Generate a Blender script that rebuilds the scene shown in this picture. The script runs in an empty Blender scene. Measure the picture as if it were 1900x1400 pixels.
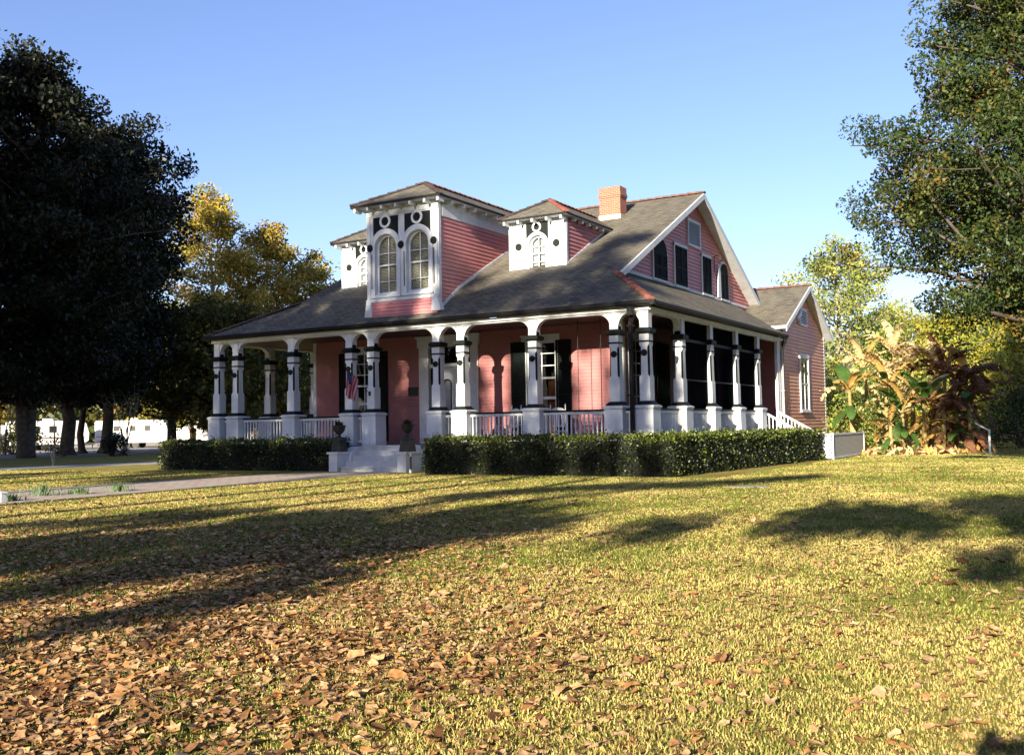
import bpy, math, random
import numpy as np
from mathutils import Vector, Matrix

random.seed(7); RNG = np.random.default_rng(7)
S = bpy.context.scene
COL = S.collection
R = math.radians

# ---------------------------------------------------------------- camera
CAM = np.array([12.4877, -29.8475, 1.4696]); FPX = 1870.3114
YAW, PITCH, ROLL = R(30.3272), R(2.8305), R(-0.963)
_c, _s = math.cos(YAW), math.sin(YAW); _cp, _sp = math.cos(PITCH), math.sin(PITCH)
_r0 = np.array([_c, _s, 0.]); _f0 = np.array([-_s*_cp, _c*_cp, _sp]); _u0 = np.array([_s*_sp, -_c*_sp, _cp])
_cr, _sr = math.cos(ROLL), math.sin(ROLL)
_right = _cr*_r0 + _sr*_u0; _up = -_sr*_r0 + _cr*_u0
cam = bpy.data.cameras.new('camera'); camo = bpy.data.objects.new('camera', cam); COL.objects.link(camo)
cam.sensor_width = 36; cam.sensor_fit = 'HORIZONTAL'; cam.lens = 36*FPX/1900; cam.clip_start = .1; cam.clip_end = 3000
M = Matrix.Identity(4)
for i in range(3):
    M[i][0], M[i][1], M[i][2], M[i][3] = _right[i], _up[i], -_f0[i], CAM[i]
camo.matrix_world = M
S.camera = camo
# ---------------------------------------------------------------- light
SUN_EL, SUN_AZ = R(16.0), R(5.0)                      # low sun behind the camera, a touch to the right of the facade normal
SUN = np.array([math.sin(SUN_AZ)*math.cos(SUN_EL), -math.cos(SUN_AZ)*math.cos(SUN_EL), math.sin(SUN_EL)])
W = bpy.data.worlds.new('World'); S.world = W; W.use_nodes = True
nt = W.node_tree; bg = nt.nodes['Background']; sky = nt.nodes.new('ShaderNodeTexSky')
sky.sky_type = 'NISHITA'; sky.sun_disc = False; sky.sun_elevation = SUN_EL; sky.sun_rotation = R(175.0)
sky.altitude = 0; sky.air_density = 1.0; sky.dust_density = 0.6; sky.ozone_density = 3.0
wb = nt.nodes.new('ShaderNodeMix'); wb.data_type = 'RGBA'; wb.blend_type = 'MULTIPLY'; wb.inputs[0].default_value = 1   # camera white balance: a touch of violet
wb.inputs[7].default_value = (1.03, .91, 1.05, 1); nt.links.new(sky.outputs[0], wb.inputs[6]); nt.links.new(wb.outputs[2], bg.inputs[0]); bg.inputs[1].default_value = 0.08
sl = bpy.data.lights.new('sun', 'SUN'); sl.energy = 5.0; sl.angle = R(0.5); sl.color = (1, .87, .68)
so = bpy.data.objects.new('sun', sl); COL.objects.link(so)
so.rotation_euler = Vector(-SUN).to_track_quat('-Z', 'Y').to_euler()
S.view_settings.view_transform = 'Standard'; S.view_settings.look = 'None'
S.view_settings.exposure = 1.6; S.view_settings.gamma = 1; S.view_settings.use_curve_mapping = False
S.cycles.use_denoising = True; S.cycles.max_bounces = 6; S.cycles.transparent_max_bounces = 12
S.cycles.diffuse_bounces = 3

# ---------------------------------------------------------------- helpers
def along(px, dist):
    """ground point at a given distance from the camera in the photograph's column px"""
    k = (px-950)/FPX
    v = _r0*k + np.array([-_s, _c, 0.])
    v = v/np.linalg.norm(v)
    return (CAM[0]+v[0]*dist, CAM[1]+v[1]*dist)

def tag(o, label=None, cat=None, group=None, kind=None):
    if label: o['label'] = label
    if cat: o['category'] = cat
    if group: o['group'] = group
    if kind: o['kind'] = kind
    return o

def empty(name, loc=(0, 0, 0), rz=0, parent=None):
    o = bpy.data.objects.new(name, None); COL.objects.link(o)
    o.empty_display_size = .3
    o.location = loc; o.rotation_euler = (0, 0, rz)
    if parent: o.parent = parent
    return o

def copy_tree(o, parent=None):
    c = o.copy(); COL.objects.link(c); c.parent = parent
    for ch in list(o.children): copy_tree(ch, c)
    return c

class MB:
    """collects shapes and builds them as one mesh object"""
    def __init__(s): s.v = []; s.f = []; s.m = []
    def face(s, pts, m=0):
        n = len(s.v); s.v += [tuple(p) for p in pts]; s.f.append(list(range(n, n+len(pts)))); s.m.append(m); return s
    def box(s, x0, x1, y0, y1, z0, z1, m=0):
        n = len(s.v)
        s.v += [(x, y, z) for z in (z0, z1) for x, y in ((x0, y0), (x1, y0), (x1, y1), (x0, y1))]
        for f in ((3, 2, 1, 0), (4, 5, 6, 7), (0, 1, 5, 4), (1, 2, 6, 5), (2, 3, 7, 6), (3, 0, 4, 7)):
            s.f.append([n+i for i in f]); s.m.append(m)
        return s
    def cbox(s, c, sx, sy, z0, z1, m=0): return s.box(c[0]-sx/2, c[0]+sx/2, c[1]-sy/2, c[1]+sy/2, z0, z1, m)
    def loft(s, rings, m=0, cap=True, mats=None):
        n = len(s.v); k = len(rings[0])
        for r in rings: s.v += [tuple(p) for p in r]
        for i in range(len(rings)-1):
            for j in range(k):
                a, b = n+i*k+j, n+i*k+(j+1) % k
                s.f.append([a, b, b+k, a+k]); s.m.append(mats[j] if mats else m)
        if cap:
            s.f.append([n+j for j in range(k)][::-1]); s.m.append(m)
            s.f.append([n+(len(rings)-1)*k+j for j in range(k)]); s.m.append(m)
        return s
    def frustum(s, c, z0, z1, w0, w1, m=0, d0=None, d1=None):
        d0 = w0 if d0 is None else d0; d1 = w1 if d1 is None else d1
        q = lambda w, d, z: [(c[0]-w/2, c[1]-d/2, z), (c[0]+w/2, c[1]-d/2, z), (c[0]+w/2, c[1]+d/2, z), (c[0]-w/2, c[1]+d/2, z)]
        return s.loft([q(w0, d0, z0), q(w1, d1, z1)], m)
    def prism(s, pts, axis, a, b, m=0):
        """2-D outline extruded along axis ('x': pts are (y,z); 'y': (x,z); 'z': (x,y))"""
        mk = {'x': lambda p, t: (t, p[0], p[1]), 'y': lambda p, t: (p[0], t, p[1]), 'z': lambda p, t: (p[0], p[1], t)}[axis]
        n = len(s.v); k = len(pts)
        s.v += [mk(p, a) for p in pts]+[mk(p, b) for p in pts]
        s.f.append([n+i for i in range(k)][::-1]); s.m.append(m)
        s.f.append([n+k+i for i in range(k)]); s.m.append(m)
        for i in range(k):
            j = (i+1) % k
            s.f.append([n+i, n+j, n+k+j, n+k+i]); s.m.append(m)
        return s
    def tube(s, pts, r, n=8, m=0, cap=True):
        rings = []
        P = [np.array(p, float) for p in pts]
        for i, p in enumerate(P):
            d = P[min(i+1, len(P)-1)]-P[max(i-1, 0)]; d = d/(np.linalg.norm(d)+1e-9)
            a = np.cross(d, (0, 0, 1.)) if abs(d[2]) < .95 else np.cross(d, (1., 0, 0)); a /= np.linalg.norm(a); b = np.cross(d, a)
            rr = r[i] if isinstance(r, (list, tuple)) else r
            rings.append([p+rr*(a*math.cos(t)+b*math.sin(t)) for t in [2*math.pi*k/n for k in range(n)]])
        return s.loft(rings, m, cap)
    def lathe(s, c, prof, n=16, m=0):
        return s.loft([[(c[0]+r*math.cos(2*math.pi*k/n), c[1]+r*math.sin(2*math.pi*k/n), c[2]+z) for k in range(n)] for r, z in prof], m)
    def disc(s, c, r, axis, t, n=24, m=0):
        pts = [(c[0]+r*math.cos(2*math.pi*k/n), c[1]+r*math.sin(2*math.pi*k/n)) for k in range(n)]
        return s.prism(pts, axis, t[0], t[1], m)
    def ring(s, c, r0, r1, axis, t, a0=0, a1=2*math.pi, n=24, m=0):
        for i in range(n):
            p, q = a0+(a1-a0)*i/n, a0+(a1-a0)*(i+1)/n
            s.prism([(c[0]+r0*math.cos(p), c[1]+r0*math.sin(p)), (c[0]+r1*math.cos(p), c[1]+r1*math.sin(p)),
                     (c[0]+r1*math.cos(q), c[1]+r1*math.sin(q)), (c[0]+r0*math.cos(q), c[1]+r0*math.sin(q))], axis, t[0], t[1], m)
        return s
    def build_each(s, name, mats, parent=None, **k):
        """one object per loose piece"""
        par = list(range(len(s.v)))
        def find(a):
            while par[a] != a: par[a] = par[par[a]]; a = par[a]
            return a
        for f in s.f:
            for i in f[1:]: par[find(i)] = find(f[0])
        parts = {}
        for f, m in zip(s.f, s.m): parts.setdefault(find(f[0]), []).append((f, m))
        out = []
        for fs in parts.values():
            b = MB(); mp = {}
            for f, m in fs:
                for i in f:
                    if i not in mp: mp[i] = len(b.v); b.v.append(s.v[i])
                b.f.append([mp[i] for i in f]); b.m.append(m)
            out.append(b.build(name, mats, parent, **k))
        return out
    def build(s, name, mats, parent=None, smooth=False, bevel=0):
        me = bpy.data.meshes.new(name); me.from_pydata(s.v, [], s.f)
        if not isinstance(mats, (list, tuple)): mats = [mats]
        for m in mats: me.materials.append(m)
        me.polygons.foreach_set('material_index', s.m)
        if smooth: me.polygons.foreach_set('use_smooth', [True]*len(s.f))
        me.update()
        import bmesh
        bm = bmesh.new(); bm.from_mesh(me); bmesh.ops.recalc_face_normals(bm, faces=bm.faces); 
        bm.to_mesh(me); bm.free()
        uv = me.uv_layers.new(name='metres')                 # UV in metres: u along the horizontal, v up the slope of each face
        co = np.empty(len(me.vertices)*3); me.vertices.foreach_get('co', co); co = co.reshape(-1, 3)
        data = np.zeros((len(me.loops), 2))
        for p in me.polygons:
            nrm = np.array(p.normal)
            if abs(nrm[2]) > .995: h = np.array([1., 0, 0]); v = np.array([0, 1., 0])
            else:
                h = np.cross((0, 0, 1.), nrm); h /= np.linalg.norm(h); v = np.cross(nrm, h)
            for li in p.loop_indices:
                P = co[me.loops[li].vertex_index]; data[li] = (P@h, P@v)
        uv.data.foreach_set('uv', data.ravel())
        o = bpy.data.objects.new(name, me); COL.objects.link(o)
        if parent: o.parent = parent
        if bevel:
            bv = o.modifiers.new('bevel', 'BEVEL'); bv.width = bevel; bv.segments = 2; bv.limit_method = 'ANGLE'
        return o

def fast_mesh(name, V, F, mats, midx=None, parent=None, smooth=False):
    """V (n,3), F (m,k) numpy -> object"""
    me = bpy.data.meshes.new(name)
    V = np.asarray(V, dtype=np.float32); F = np.asarray(F, dtype=np.int32); k = F.shape[1]
    me.vertices.add(len(V)); me.vertices.foreach_set('co', V.ravel())
    me.loops.add(F.size); me.loops.foreach_set('vertex_index', F.ravel())
    me.polygons.add(len(F)); me.polygons.foreach_set('loop_start', np.arange(0, F.size, k, dtype=np.int32))
    me.polygons.foreach_set('loop_total', np.full(len(F), k, dtype=np.int32))
    for m in mats: me.materials.append(m)
    if midx is not None: me.polygons.foreach_set('material_index', np.asarray(midx, dtype=np.int32))
    if smooth: me.polygons.foreach_set('use_smooth', np.ones(len(F), dtype=bool))
    me.update(calc_edges=True); me.validate()
    o = bpy.data.objects.new(name, me); COL.objects.link(o)
    if parent: o.parent = parent
    return o

# ---------------------------------------------------------------- materials
def new_mat(name):
    m = bpy.data.materials.new(name); m.use_nodes = True
    return m, m.node_tree, m.node_tree.nodes['Principled BSDF']
def ramp(nt, fac, stops):
    r = nt.nodes.new('ShaderNodeValToRGB'); e = r.color_ramp.elements
    while len(e) < len(stops): e.new(.5)
    for i, (p, c) in enumerate(stops): e[i].position = p; e[i].color = (*c, 1)
    nt.links.new(fac, r.inputs[0]); return r.outputs[0]
def noise(nt, scale, detail=4, rough=.55, vec=None):
    n = nt.nodes.new('ShaderNodeTexNoise'); n.inputs['Scale'].default_value = scale
    n.inputs['Detail'].default_value = detail; n.inputs['Roughness'].default_value = rough
    if vec is not None: nt.links.new(vec, n.inputs['Vector'])
    return n.outputs['Fac']
def coords(nt, which='Object'):
    return nt.nodes.new('ShaderNodeTexCoord').outputs[which]
def bump(nt, b, h, strength, dist=.02):
    n = nt.nodes.new('ShaderNodeBump'); n.inputs['Strength'].default_value = strength; n.inputs['Distance'].default_value = dist
    nt.links.new(h, n.inputs['Height']); nt.links.new(n.outputs[0], b.inputs['Normal'])
def mixc(nt, fac, a, b):
    n = nt.nodes.new('ShaderNodeMix'); n.data_type = 'RGBA'
    for k, x in ((6, a), (7, b)):
        if isinstance(x, tuple): n.inputs[k].default_value = (*x, 1)
        else: nt.links.new(x, n.inputs[k])
    if isinstance(fac, (int, float)): n.inputs[0].default_value = fac
    else: nt.links.new(fac, n.inputs[0])
    return n.outputs[2]
def math_n(nt, op, a, b=None):
    n = nt.nodes.new('ShaderNodeMath'); n.operation = op
    for i, x in enumerate((a, b)):
        if x is None: continue
        if isinstance(x, (int, float)): n.inputs[i].default_value = x
        else: nt.links.new(x, n.inputs[i])
    return n.outputs[0]
def basic(name, c1, c2, scale=3, rough=.6, bs=.15, bscale=None, spec=.4, metal=0):
    m, nt, b = new_mat(name); co = coords(nt)
    f = noise(nt, scale, 5, .6, co)
    nt.links.new(ramp(nt, f, [(.32, c1), (.68, c2)]), b.inputs['Base Color'])
    b.inputs['Roughness'].default_value = rough; b.inputs['Specular IOR Level'].default_value = spec; b.inputs['Metallic'].default_value = metal
    if bs: bump(nt, b, noise(nt, bscale or scale*6, 4, .6, co), bs)
    return m

M_WHITE = basic('white_paint', (.54, .58, .62), (.68, .72, .76), 1.6, .5, .12, 25)
def white_mat():
    m, nt, b = new_mat('white_house_paint'); co = coords(nt)
    mp = nt.nodes.new('ShaderNodeMapping'); mp.inputs['Scale'].default_value = (3.5, 3.5, .7); nt.links.new(co, mp.inputs['Vector'])
    st = noise(nt, 1.0, 5, .7, mp.outputs[0]); f = noise(nt, 2.3, 5, .6, co); fine = noise(nt, 26, 4, .7, co)
    col = ramp(nt, f, [(.3, (.56, .60, .63)), (.7, (.69, .73, .76))])
    col = mixc(nt, ramp(nt, st, [(.52, (0, 0, 0)), (.78, (.6, .6, .6))]), col, (.40, .40, .37))
    col = mixc(nt, ramp(nt, fine, [(.66, (0, 0, 0)), (.78, (.45, .45, .45))]), col, (.34, .33, .31))
    nt.links.new(col, b.inputs['Base Color']); b.inputs['Roughness'].default_value = .6; b.inputs['Specular IOR Level'].default_value = .3
    bump(nt, b, fine, .18); return m
M_WHITE = white_mat()
M_WTRIM = basic('white_trim_worn', (.42, .45, .47), (.62, .65, .66), 2.2, .6, .2, 18)
M_BLACK = basic('black_green_paint', (.006, .009, .009), (.013, .018, .017), 3, .6, .05, spec=.15)
M_SHUT = basic('shutter_dark_green', (.004, .007, .007), (.009, .014, .013), 2, .7, .1, spec=.06)
M_DARK = basic('shade_fill', (.012, .011, .011), (.02, .018, .017), 2, .9, 0)  # near-black colour stands in for shade in rooms and gaps
M_GUT = basic('gutter_black', (.008, .008, .009), (.016, .016, .017), 3, .55, .04, spec=.15)
M_METAL = basic('grey_metal', (.25, .25, .25), (.4, .4, .4), 6, .4, .05, metal=.8)
M_PIPE = basic('weathered_pipe', (.32, .31, .30), (.5, .49, .46), 2.5, .5, .1)
M_PVC = basic('white_pvc', (.72, .72, .70), (.82, .82, .8), 3, .35, .02)
M_CONC = basic('concrete', (.36, .34, .31), (.52, .50, .46), 2.2, .85, .3, 30)
M_BARK = basic('bark', (.05, .04, .03), (.13, .11, .085), 4, .9, .9, 16)
M_BARKL = basic('pale_bark', (.16, .14, .11), (.34, .31, .26), 4, .9, .7, 14)
M_IRON = basic('dark_iron', (.012, .013, .012), (.03, .032, .028), 5, .55, .2)
M_URNG = basic('mossy_cast_stone', (.02, .026, .022), (.055, .065, .05), 5, .8, .3)
M_WOODW = basic('white_chair_paint', (.7, .7, .69), (.82, .82, .8), 4, .5, .05)
M_CURTO = basic('amber_curtain', (.30, .10, .03), (.42, .16, .05), 2, .9, .1)

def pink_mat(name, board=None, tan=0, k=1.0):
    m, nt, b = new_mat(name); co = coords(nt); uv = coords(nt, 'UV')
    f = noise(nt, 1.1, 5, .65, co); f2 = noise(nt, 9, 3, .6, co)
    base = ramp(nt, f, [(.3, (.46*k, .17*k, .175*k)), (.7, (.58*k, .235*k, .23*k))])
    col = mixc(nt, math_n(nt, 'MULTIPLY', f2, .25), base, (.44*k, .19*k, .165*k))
    if board:
        sp = nt.nodes.new('ShaderNodeSeparateXYZ'); nt.links.new(uv, sp.inputs[0])
        fr = math_n(nt, 'FRACT', math_n(nt, 'DIVIDE', sp.outputs[1], board))
        gr = ramp(nt, fr, [(0, (0, 0, 0)), (.07, (1, 1, 1))])
        bump(nt, b, gr, .9, .012)
        g2 = nt.nodes.new('ShaderNodeRGBToBW'); nt.links.new(gr, g2.inputs[0])
        col = mixc(nt, g2.outputs[0], mixc(nt, .45, col, (.16, .06, .06)), col)
    else: bump(nt, b, f2, .12)
    if tan: col = mixc(nt, ramp(nt, noise(nt, .55, 5, .65, co), [(.38, (.25, .25, .25)), (.62, (1, 1, 1))]), col, (.58, .32, .18))  # tan tint paints in the warm glow of grazing sun
    nt.links.new(col, b.inputs['Base Color']); b.inputs['Roughness'].default_value = .55
    return m
M_PINK = pink_mat('pink_clapboard_paint'); M_PINKT = pink_mat('sun_tinted_pink_clapboard', None, 1); M_PINKW = pink_mat('pink_drop_siding_shaded', .125, 0, .66)  # porch siding is the same pink, darkened to stand for porch shade

def shingle_mat():
    m, nt, b = new_mat('asphalt_shingle'); uv = coords(nt, 'UV'); co = coords(nt)
    br = nt.nodes.new('ShaderNodeTexBrick'); nt.links.new(uv, br.inputs['Vector'])
    br.inputs['Scale'].default_value = 1; br.inputs['Brick Width'].default_value = .30; br.inputs['Row Height'].default_value = .14
    br.inputs['Mortar Size'].default_value = .016; br.inputs['Mortar Smooth'].default_value = .3; br.inputs['Bias'].default_value = 0
    br.inputs['Color1'].default_value = (.075, .07, .056, 1); br.inputs['Color2'].default_value = (.18, .165, .128, 1)
    br.inputs['Mortar'].default_value = (.018, .017, .016, 1)
    st = nt.nodes.new('ShaderNodeMapping'); st.inputs['Scale'].default_value = (1.2, .25, 1); nt.links.new(uv, st.inputs['Vector'])
    streak = noise(nt, .9, 5, .65, st.outputs[0])
    col = mixc(nt, ramp(nt, streak, [(.35, (0, 0, 0)), (.75, (.55, .55, .55))]), br.outputs[0], (.22, .20, .15))
    grain = noise(nt, 60, 2, .7, co)
    col = mixc(nt, math_n(nt, 'MULTIPLY', grain, .35), col, (.06, .058, .055))
    nt.links.new(col, b.inputs['Base Color']); b.inputs['Roughness'].default_value = .92; b.inputs['Specular IOR Level'].default_value = .2
    h = nt.nodes.new('ShaderNodeRGBToBW'); nt.links.new(br.outputs[0], h.inputs[0])
    bump(nt, b, math_n(nt, 'ADD', h.outputs[0], math_n(nt, 'MULTIPLY', grain, .15)), 1, .03)
    return m
M_SHIN = shingle_mat()

def brick_mat():
    m, nt, b = new_mat('chimney_brick'); uv = coords(nt, 'UV'); co = coords(nt)
    br = nt.nodes.new('ShaderNodeTexBrick'); nt.links.new(uv, br.inputs['Vector'])
    br.inputs['Scale'].default_value = 1; br.inputs['Brick Width'].default_value = .21; br.inputs['Row Height'].default_value = .075
    br.inputs['Mortar Size'].default_value = .010
    br.inputs['Color1'].default_value = (.40, .10, .055, 1); br.inputs['Color2'].default_value = (.25, .06, .035, 1); br.inputs['Mortar'].default_value = (.36, .25, .19, 1)
    f = noise(nt, 5, 5, .7, co)
    nt.links.new(mixc(nt, ramp(nt, f, [(.4, (0, 0, 0)), (.8, (.6, .6, .6))]), br.outputs[0], (.38, .19, .12)), b.inputs['Base Color'])
    b.inputs['Roughness'].default_value = .9
    h = nt.nodes.new('ShaderNodeRGBToBW'); nt.links.new(br.outputs[0], h.inputs[0])
    bump(nt, b, math_n(nt, 'ADD', math_n(nt, 'MULTIPLY', h.outputs[0], -1.0), math_n(nt, 'MULTIPLY', f, .6)), .7, .02)
    return m
M_BRICK = brick_mat()
def paver_mat():
    m, nt, b = new_mat('worn_brick_path'); uv = coords(nt, 'UV'); co = coords(nt)
    br = nt.nodes.new('ShaderNodeTexBrick'); nt.links.new(uv, br.inputs['Vector']); br.inputs['Scale'].default_value = 1; br.inputs['Brick Width'].default_value = .42; br.inputs['Row Height'].default_value = .21; br.inputs['Mortar Size'].default_value = .02
    br.inputs['Color1'].default_value = (.34, .24, .20, 1); br.inputs['Color2'].default_value = (.46, .38, .33, 1); br.inputs['Mortar'].default_value = (.16, .14, .10, 1)
    f = noise(nt, 1.1, 6, .7, co)
    nt.links.new(mixc(nt, ramp(nt, f, [(.42, (0, 0, 0)), (.62, (.8, .8, .8))]), br.outputs[0], (.40, .34, .25)), b.inputs['Base Color']); b.inputs['Roughness'].default_value = .9
    bump(nt, b, math_n(nt, 'ADD', br.outputs[1], f), .5, .02); return m
M_BRICKP = paver_mat()
M_TERRA = basic('terracotta_tile', (.16, .055, .04), (.30, .105, .07), 2.3, .75, .3, 12)
M_TERRAD = basic('dark_hip_tile', (.035, .026, .026), (.075, .05, .042), 2.3, .8, .3, 12)  # darker tile for the tower hips and left-hand hips
M_TERRAM = basic('weathered_ridge_tile', (.10, .05, .038), (.20, .095, .07), 1.6, .8, .3, 12)

def glass_mat(name='window_glass', tint=(.75, .8, .82), refl=.16):
    m, nt, b = new_mat(name); nt.nodes.remove(b)
    out = nt.nodes['Material Output']; t = nt.nodes.new('ShaderNodeBsdfTransparent'); t.inputs[0].default_value = (*tint, 1)
    g = nt.nodes.new('ShaderNodeBsdfGlossy'); g.inputs['Roughness'].default_value = .03
    bmp = nt.nodes.new('ShaderNodeBump'); bmp.inputs['Strength'].default_value = .06; bmp.inputs['Distance'].default_value = .05
    nt.links.new(noise(nt, 1.7, 2, .5, coords(nt)), bmp.inputs['Height']); nt.links.new(bmp.outputs[0], g.inputs['Normal'])
    lw = nt.nodes.new('ShaderNodeLayerWeight'); lw.inputs[0].default_value = .35
    mx = nt.nodes.new('ShaderNodeMixShader')
    nt.links.new(math_n(nt, 'ADD', math_n(nt, 'MULTIPLY', lw.outputs['Fresnel'], .6), refl*.4), mx.inputs[0])
    nt.links.new(t.outputs[0], mx.inputs[1]); nt.links.new(g.outputs[0], mx.inputs[2]); nt.links.new(mx.outputs[0], out.inputs[0])
    return m
M_GLASS = glass_mat()

def screen_mat():
    m, nt, b = new_mat('insect_screen'); out = nt.nodes['Material Output']
    b.inputs['Base Color'].default_value = (.003, .004, .006, 1); b.inputs['Roughness'].default_value = .9; b.inputs['Specular IOR Level'].default_value = 0
    t = nt.nodes.new('ShaderNodeBsdfTransparent'); mx = nt.nodes.new('ShaderNodeMixShader'); mx.inputs[0].default_value = .8
    nt.links.new(t.outputs[0], mx.inputs[1]); nt.links.new(b.outputs[0], mx.inputs[2]); nt.links.new(mx.outputs[0], out.inputs[0])
    return m
M_SCREEN = screen_mat()

def leaf_mat(name, col, rough=.5, trans=.28, var=.35, spec=.3, sc=.9):
    m, nt, b = new_mat(name); out = nt.nodes['Material Output']; co = coords(nt)
    f = noise(nt, sc, 3, .6, co)
    c2 = tuple(min(1, x*(1+var)) for x in col); c1 = tuple(x*(1-var) for x in col)
    rp = ramp(nt, f, [(.3, c1), (.7, c2)])
    nt.links.new(rp, b.inputs['Base Color']); b.inputs['Roughness'].default_value = rough; b.inputs['Specular IOR Level'].default_value = spec
    tr = nt.nodes.new('ShaderNodeBsdfTranslucent'); nt.links.new(rp, tr.inputs[0])
    mx = nt.nodes.new('ShaderNodeMixShader'); mx.inputs[0].default_value = trans
    nt.links.new(b.outputs[0], mx.inputs[1]); nt.links.new(tr.outputs[0], mx.inputs[2]); nt.links.new(mx.outputs[0], out.inputs[0])
    return m
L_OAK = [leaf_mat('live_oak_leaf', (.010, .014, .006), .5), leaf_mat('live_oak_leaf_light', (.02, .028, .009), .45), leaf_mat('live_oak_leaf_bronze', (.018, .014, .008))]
L_YEL = [leaf_mat('autumn_leaf_gold', (.42, .33, .05)), leaf_mat('autumn_leaf_olive', (.25, .235, .04)), leaf_mat('autumn_leaf_rust', (.36, .20, .045)), leaf_mat('autumn_leaf_green', (.11, .125, .028))]
L_MID = [leaf_mat('mixed_leaf_olive', (.10, .10, .022)), leaf_mat('mixed_leaf_green', (.055, .08, .02)), leaf_mat('mixed_leaf_gold', (.30, .20, .035))]
L_RT = [leaf_mat('oak_leaf_green', (.038, .068, .016)), leaf_mat('oak_leaf_olive', (.08, .10, .02)), leaf_mat('oak_leaf_gold', (.17, .12, .022)), leaf_mat('oak_leaf_russet', (.13, .06, .018)), leaf_mat('oak_leaf_deep', (.016, .03, .012))]
L_BG = [leaf_mat('field_leaf_lime', (.32, .35, .07)), leaf_mat('field_leaf_green', (.17, .23, .045)), leaf_mat('field_leaf_straw', (.44, .38, .13)), leaf_mat('field_leaf_dark', (.08, .115, .028))]
L_YG = [leaf_mat('scrub_leaf_mustard', (.33, .29, .035)), leaf_mat('scrub_leaf_lime', (.22, .27, .04)), leaf_mat('scrub_leaf_green', (.09, .14, .027))]
L_HEDGE = [leaf_mat('hedge_leaf', (.017, .028, .006), .45, .18, .35, .45), leaf_mat('hedge_leaf_sunlit', (.14, .18, .026), .4, .2, .3, .45), leaf_mat('hedge_leaf_shaded', (.005, .010, .004), .5, .15, .3, .45)]  # lighter tint stands for sun on top, darkest for shade between leaves
L_BAN = [leaf_mat('banana_leaf_tan', (.66, .50, .24), .7, .3, .3), leaf_mat('banana_leaf_orange', (.50, .31, .09), .65, .35, .3), leaf_mat('banana_leaf_green', (.06, .125, .025), .5, .3, .3), leaf_mat('banana_leaf_brown_shade', (.13, .055, .025), .75, .2, .35)]  # dead-leaf brown, also standing for shade on the dark half of the clump
L_LIT = [leaf_mat('fallen_leaf_tan', (.40, .245, .12), .8, .1, .5, .1, 22), leaf_mat('fallen_leaf_brown', (.22, .115, .052), .8, .1, .5, .1, 22), leaf_mat('fallen_leaf_orange', (.38, .19, .07), .75, .12, .5, .1, 22), leaf_mat('fallen_leaf_pale', (.48, .32, .17), .8, .1, .5, .1, 22), leaf_mat('fallen_leaf_dark', (.13, .06, .028), .8, .08, .5, .1, 22)]
G_GRASS = [leaf_mat('grass_straw', (.50, .43, .15), .7, .3, .3), leaf_mat('grass_lime', (.24, .28, .045), .65, .35, .3), leaf_mat('grass_green', (.115, .155, .02), .65, .35, .3), leaf_mat('grass_dry', (.36, .26, .08), .8, .25, .3)]
# ---------------------------------------------------------------- the house
COLX = [0., -1.05, -4.07, -6.98, -8.03, -10.97, -12.02, -14.93, -17.95, -19.]
SIDEY = [2.94, 5.87, 8.86, 11.73]
ZF, ZP, ZB, ZS, ZT = .90, 2.11, 4.39, 4.68, 5.08      # floor, pedestal top, capital, arch spring, arch crown
FWY, RWX, LWX = 2.80, -2.05, -16.34                    # wall planes
HOUSE = empty('house', (0, 0, 0))
tag(HOUSE, 'pink wooden Victorian house with white arcaded porch, shingled roof, twin-window tower and two dormers', 'house')

# --- floor, foundation, ceiling
f = MB()
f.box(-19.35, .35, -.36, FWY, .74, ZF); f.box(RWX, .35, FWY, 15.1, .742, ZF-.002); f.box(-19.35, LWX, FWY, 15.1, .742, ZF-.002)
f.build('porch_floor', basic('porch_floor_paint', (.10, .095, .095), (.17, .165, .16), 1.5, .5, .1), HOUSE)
f = MB()
f.box(-19.2, .2, -.22, -.12, 0, .74); f.box(.12, .2, -.12, 15.1, 0, .74); f.box(-19.2, -19.12, -.12, 15.1, 0, .74)
f.box(-.12, .02, 15.3, 23.9, 0, .9)
f.build_each('foundation', M_WTRIM, HOUSE)
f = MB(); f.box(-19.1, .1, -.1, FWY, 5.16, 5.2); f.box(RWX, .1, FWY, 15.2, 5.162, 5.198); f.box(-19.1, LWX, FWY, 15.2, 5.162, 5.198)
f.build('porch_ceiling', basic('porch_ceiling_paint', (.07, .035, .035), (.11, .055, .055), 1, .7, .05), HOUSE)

# --- walls with real openings
def wall_holes(mb, u0, u1, z0, z1, holes, at, m=0):
    us = sorted({u0, u1, *[h[0] for h in holes], *[h[1] for h in holes]}); zs = sorted({z0, z1, *[h[2] for h in holes], *[h[3] for h in holes]})
    for i in range(len(us)-1):
        for j in range(len(zs)-1):
            uc, zc = (us[i]+us[i+1])/2, (zs[j]+zs[j+1])/2
            if any(h[0] < uc < h[1] and h[2] < zc < h[3] for h in holes): continue
            mb.face([at(us[i], zs[j]), at(us[i+1], zs[j]), at(us[i+1], zs[j+1]), at(us[i], zs[j+1])], m)
WINX = [-13.68, -5.36]
w = MB()
wall_holes(w, LWX, RWX, 0, 5.2, [(x-.60, x+.60, 1.0, 4.62) for x in WINX]+[(-10.38, -8.42, ZF, 4.66)], lambda u, z: (u, FWY, z))
SWIN = [(3.35, 4.75), (11.6, 12.8)]
wall_holes(w, FWY, 15.3, 0, 6.9, [(a, b, 1.0, 4.6) for a, b in SWIN], lambda u, z: (RWX, u, z))
w.face([(LWX, FWY, 0), (LWX, 17.6, 0), (LWX, 17.6, 6.9), (LWX, FWY, 6.9)])
w.face([(RWX, 15.3, 0), (0, 15.3, 0), (0, 15.3, 5.75), (RWX, 15.3, 5.75)])
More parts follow.
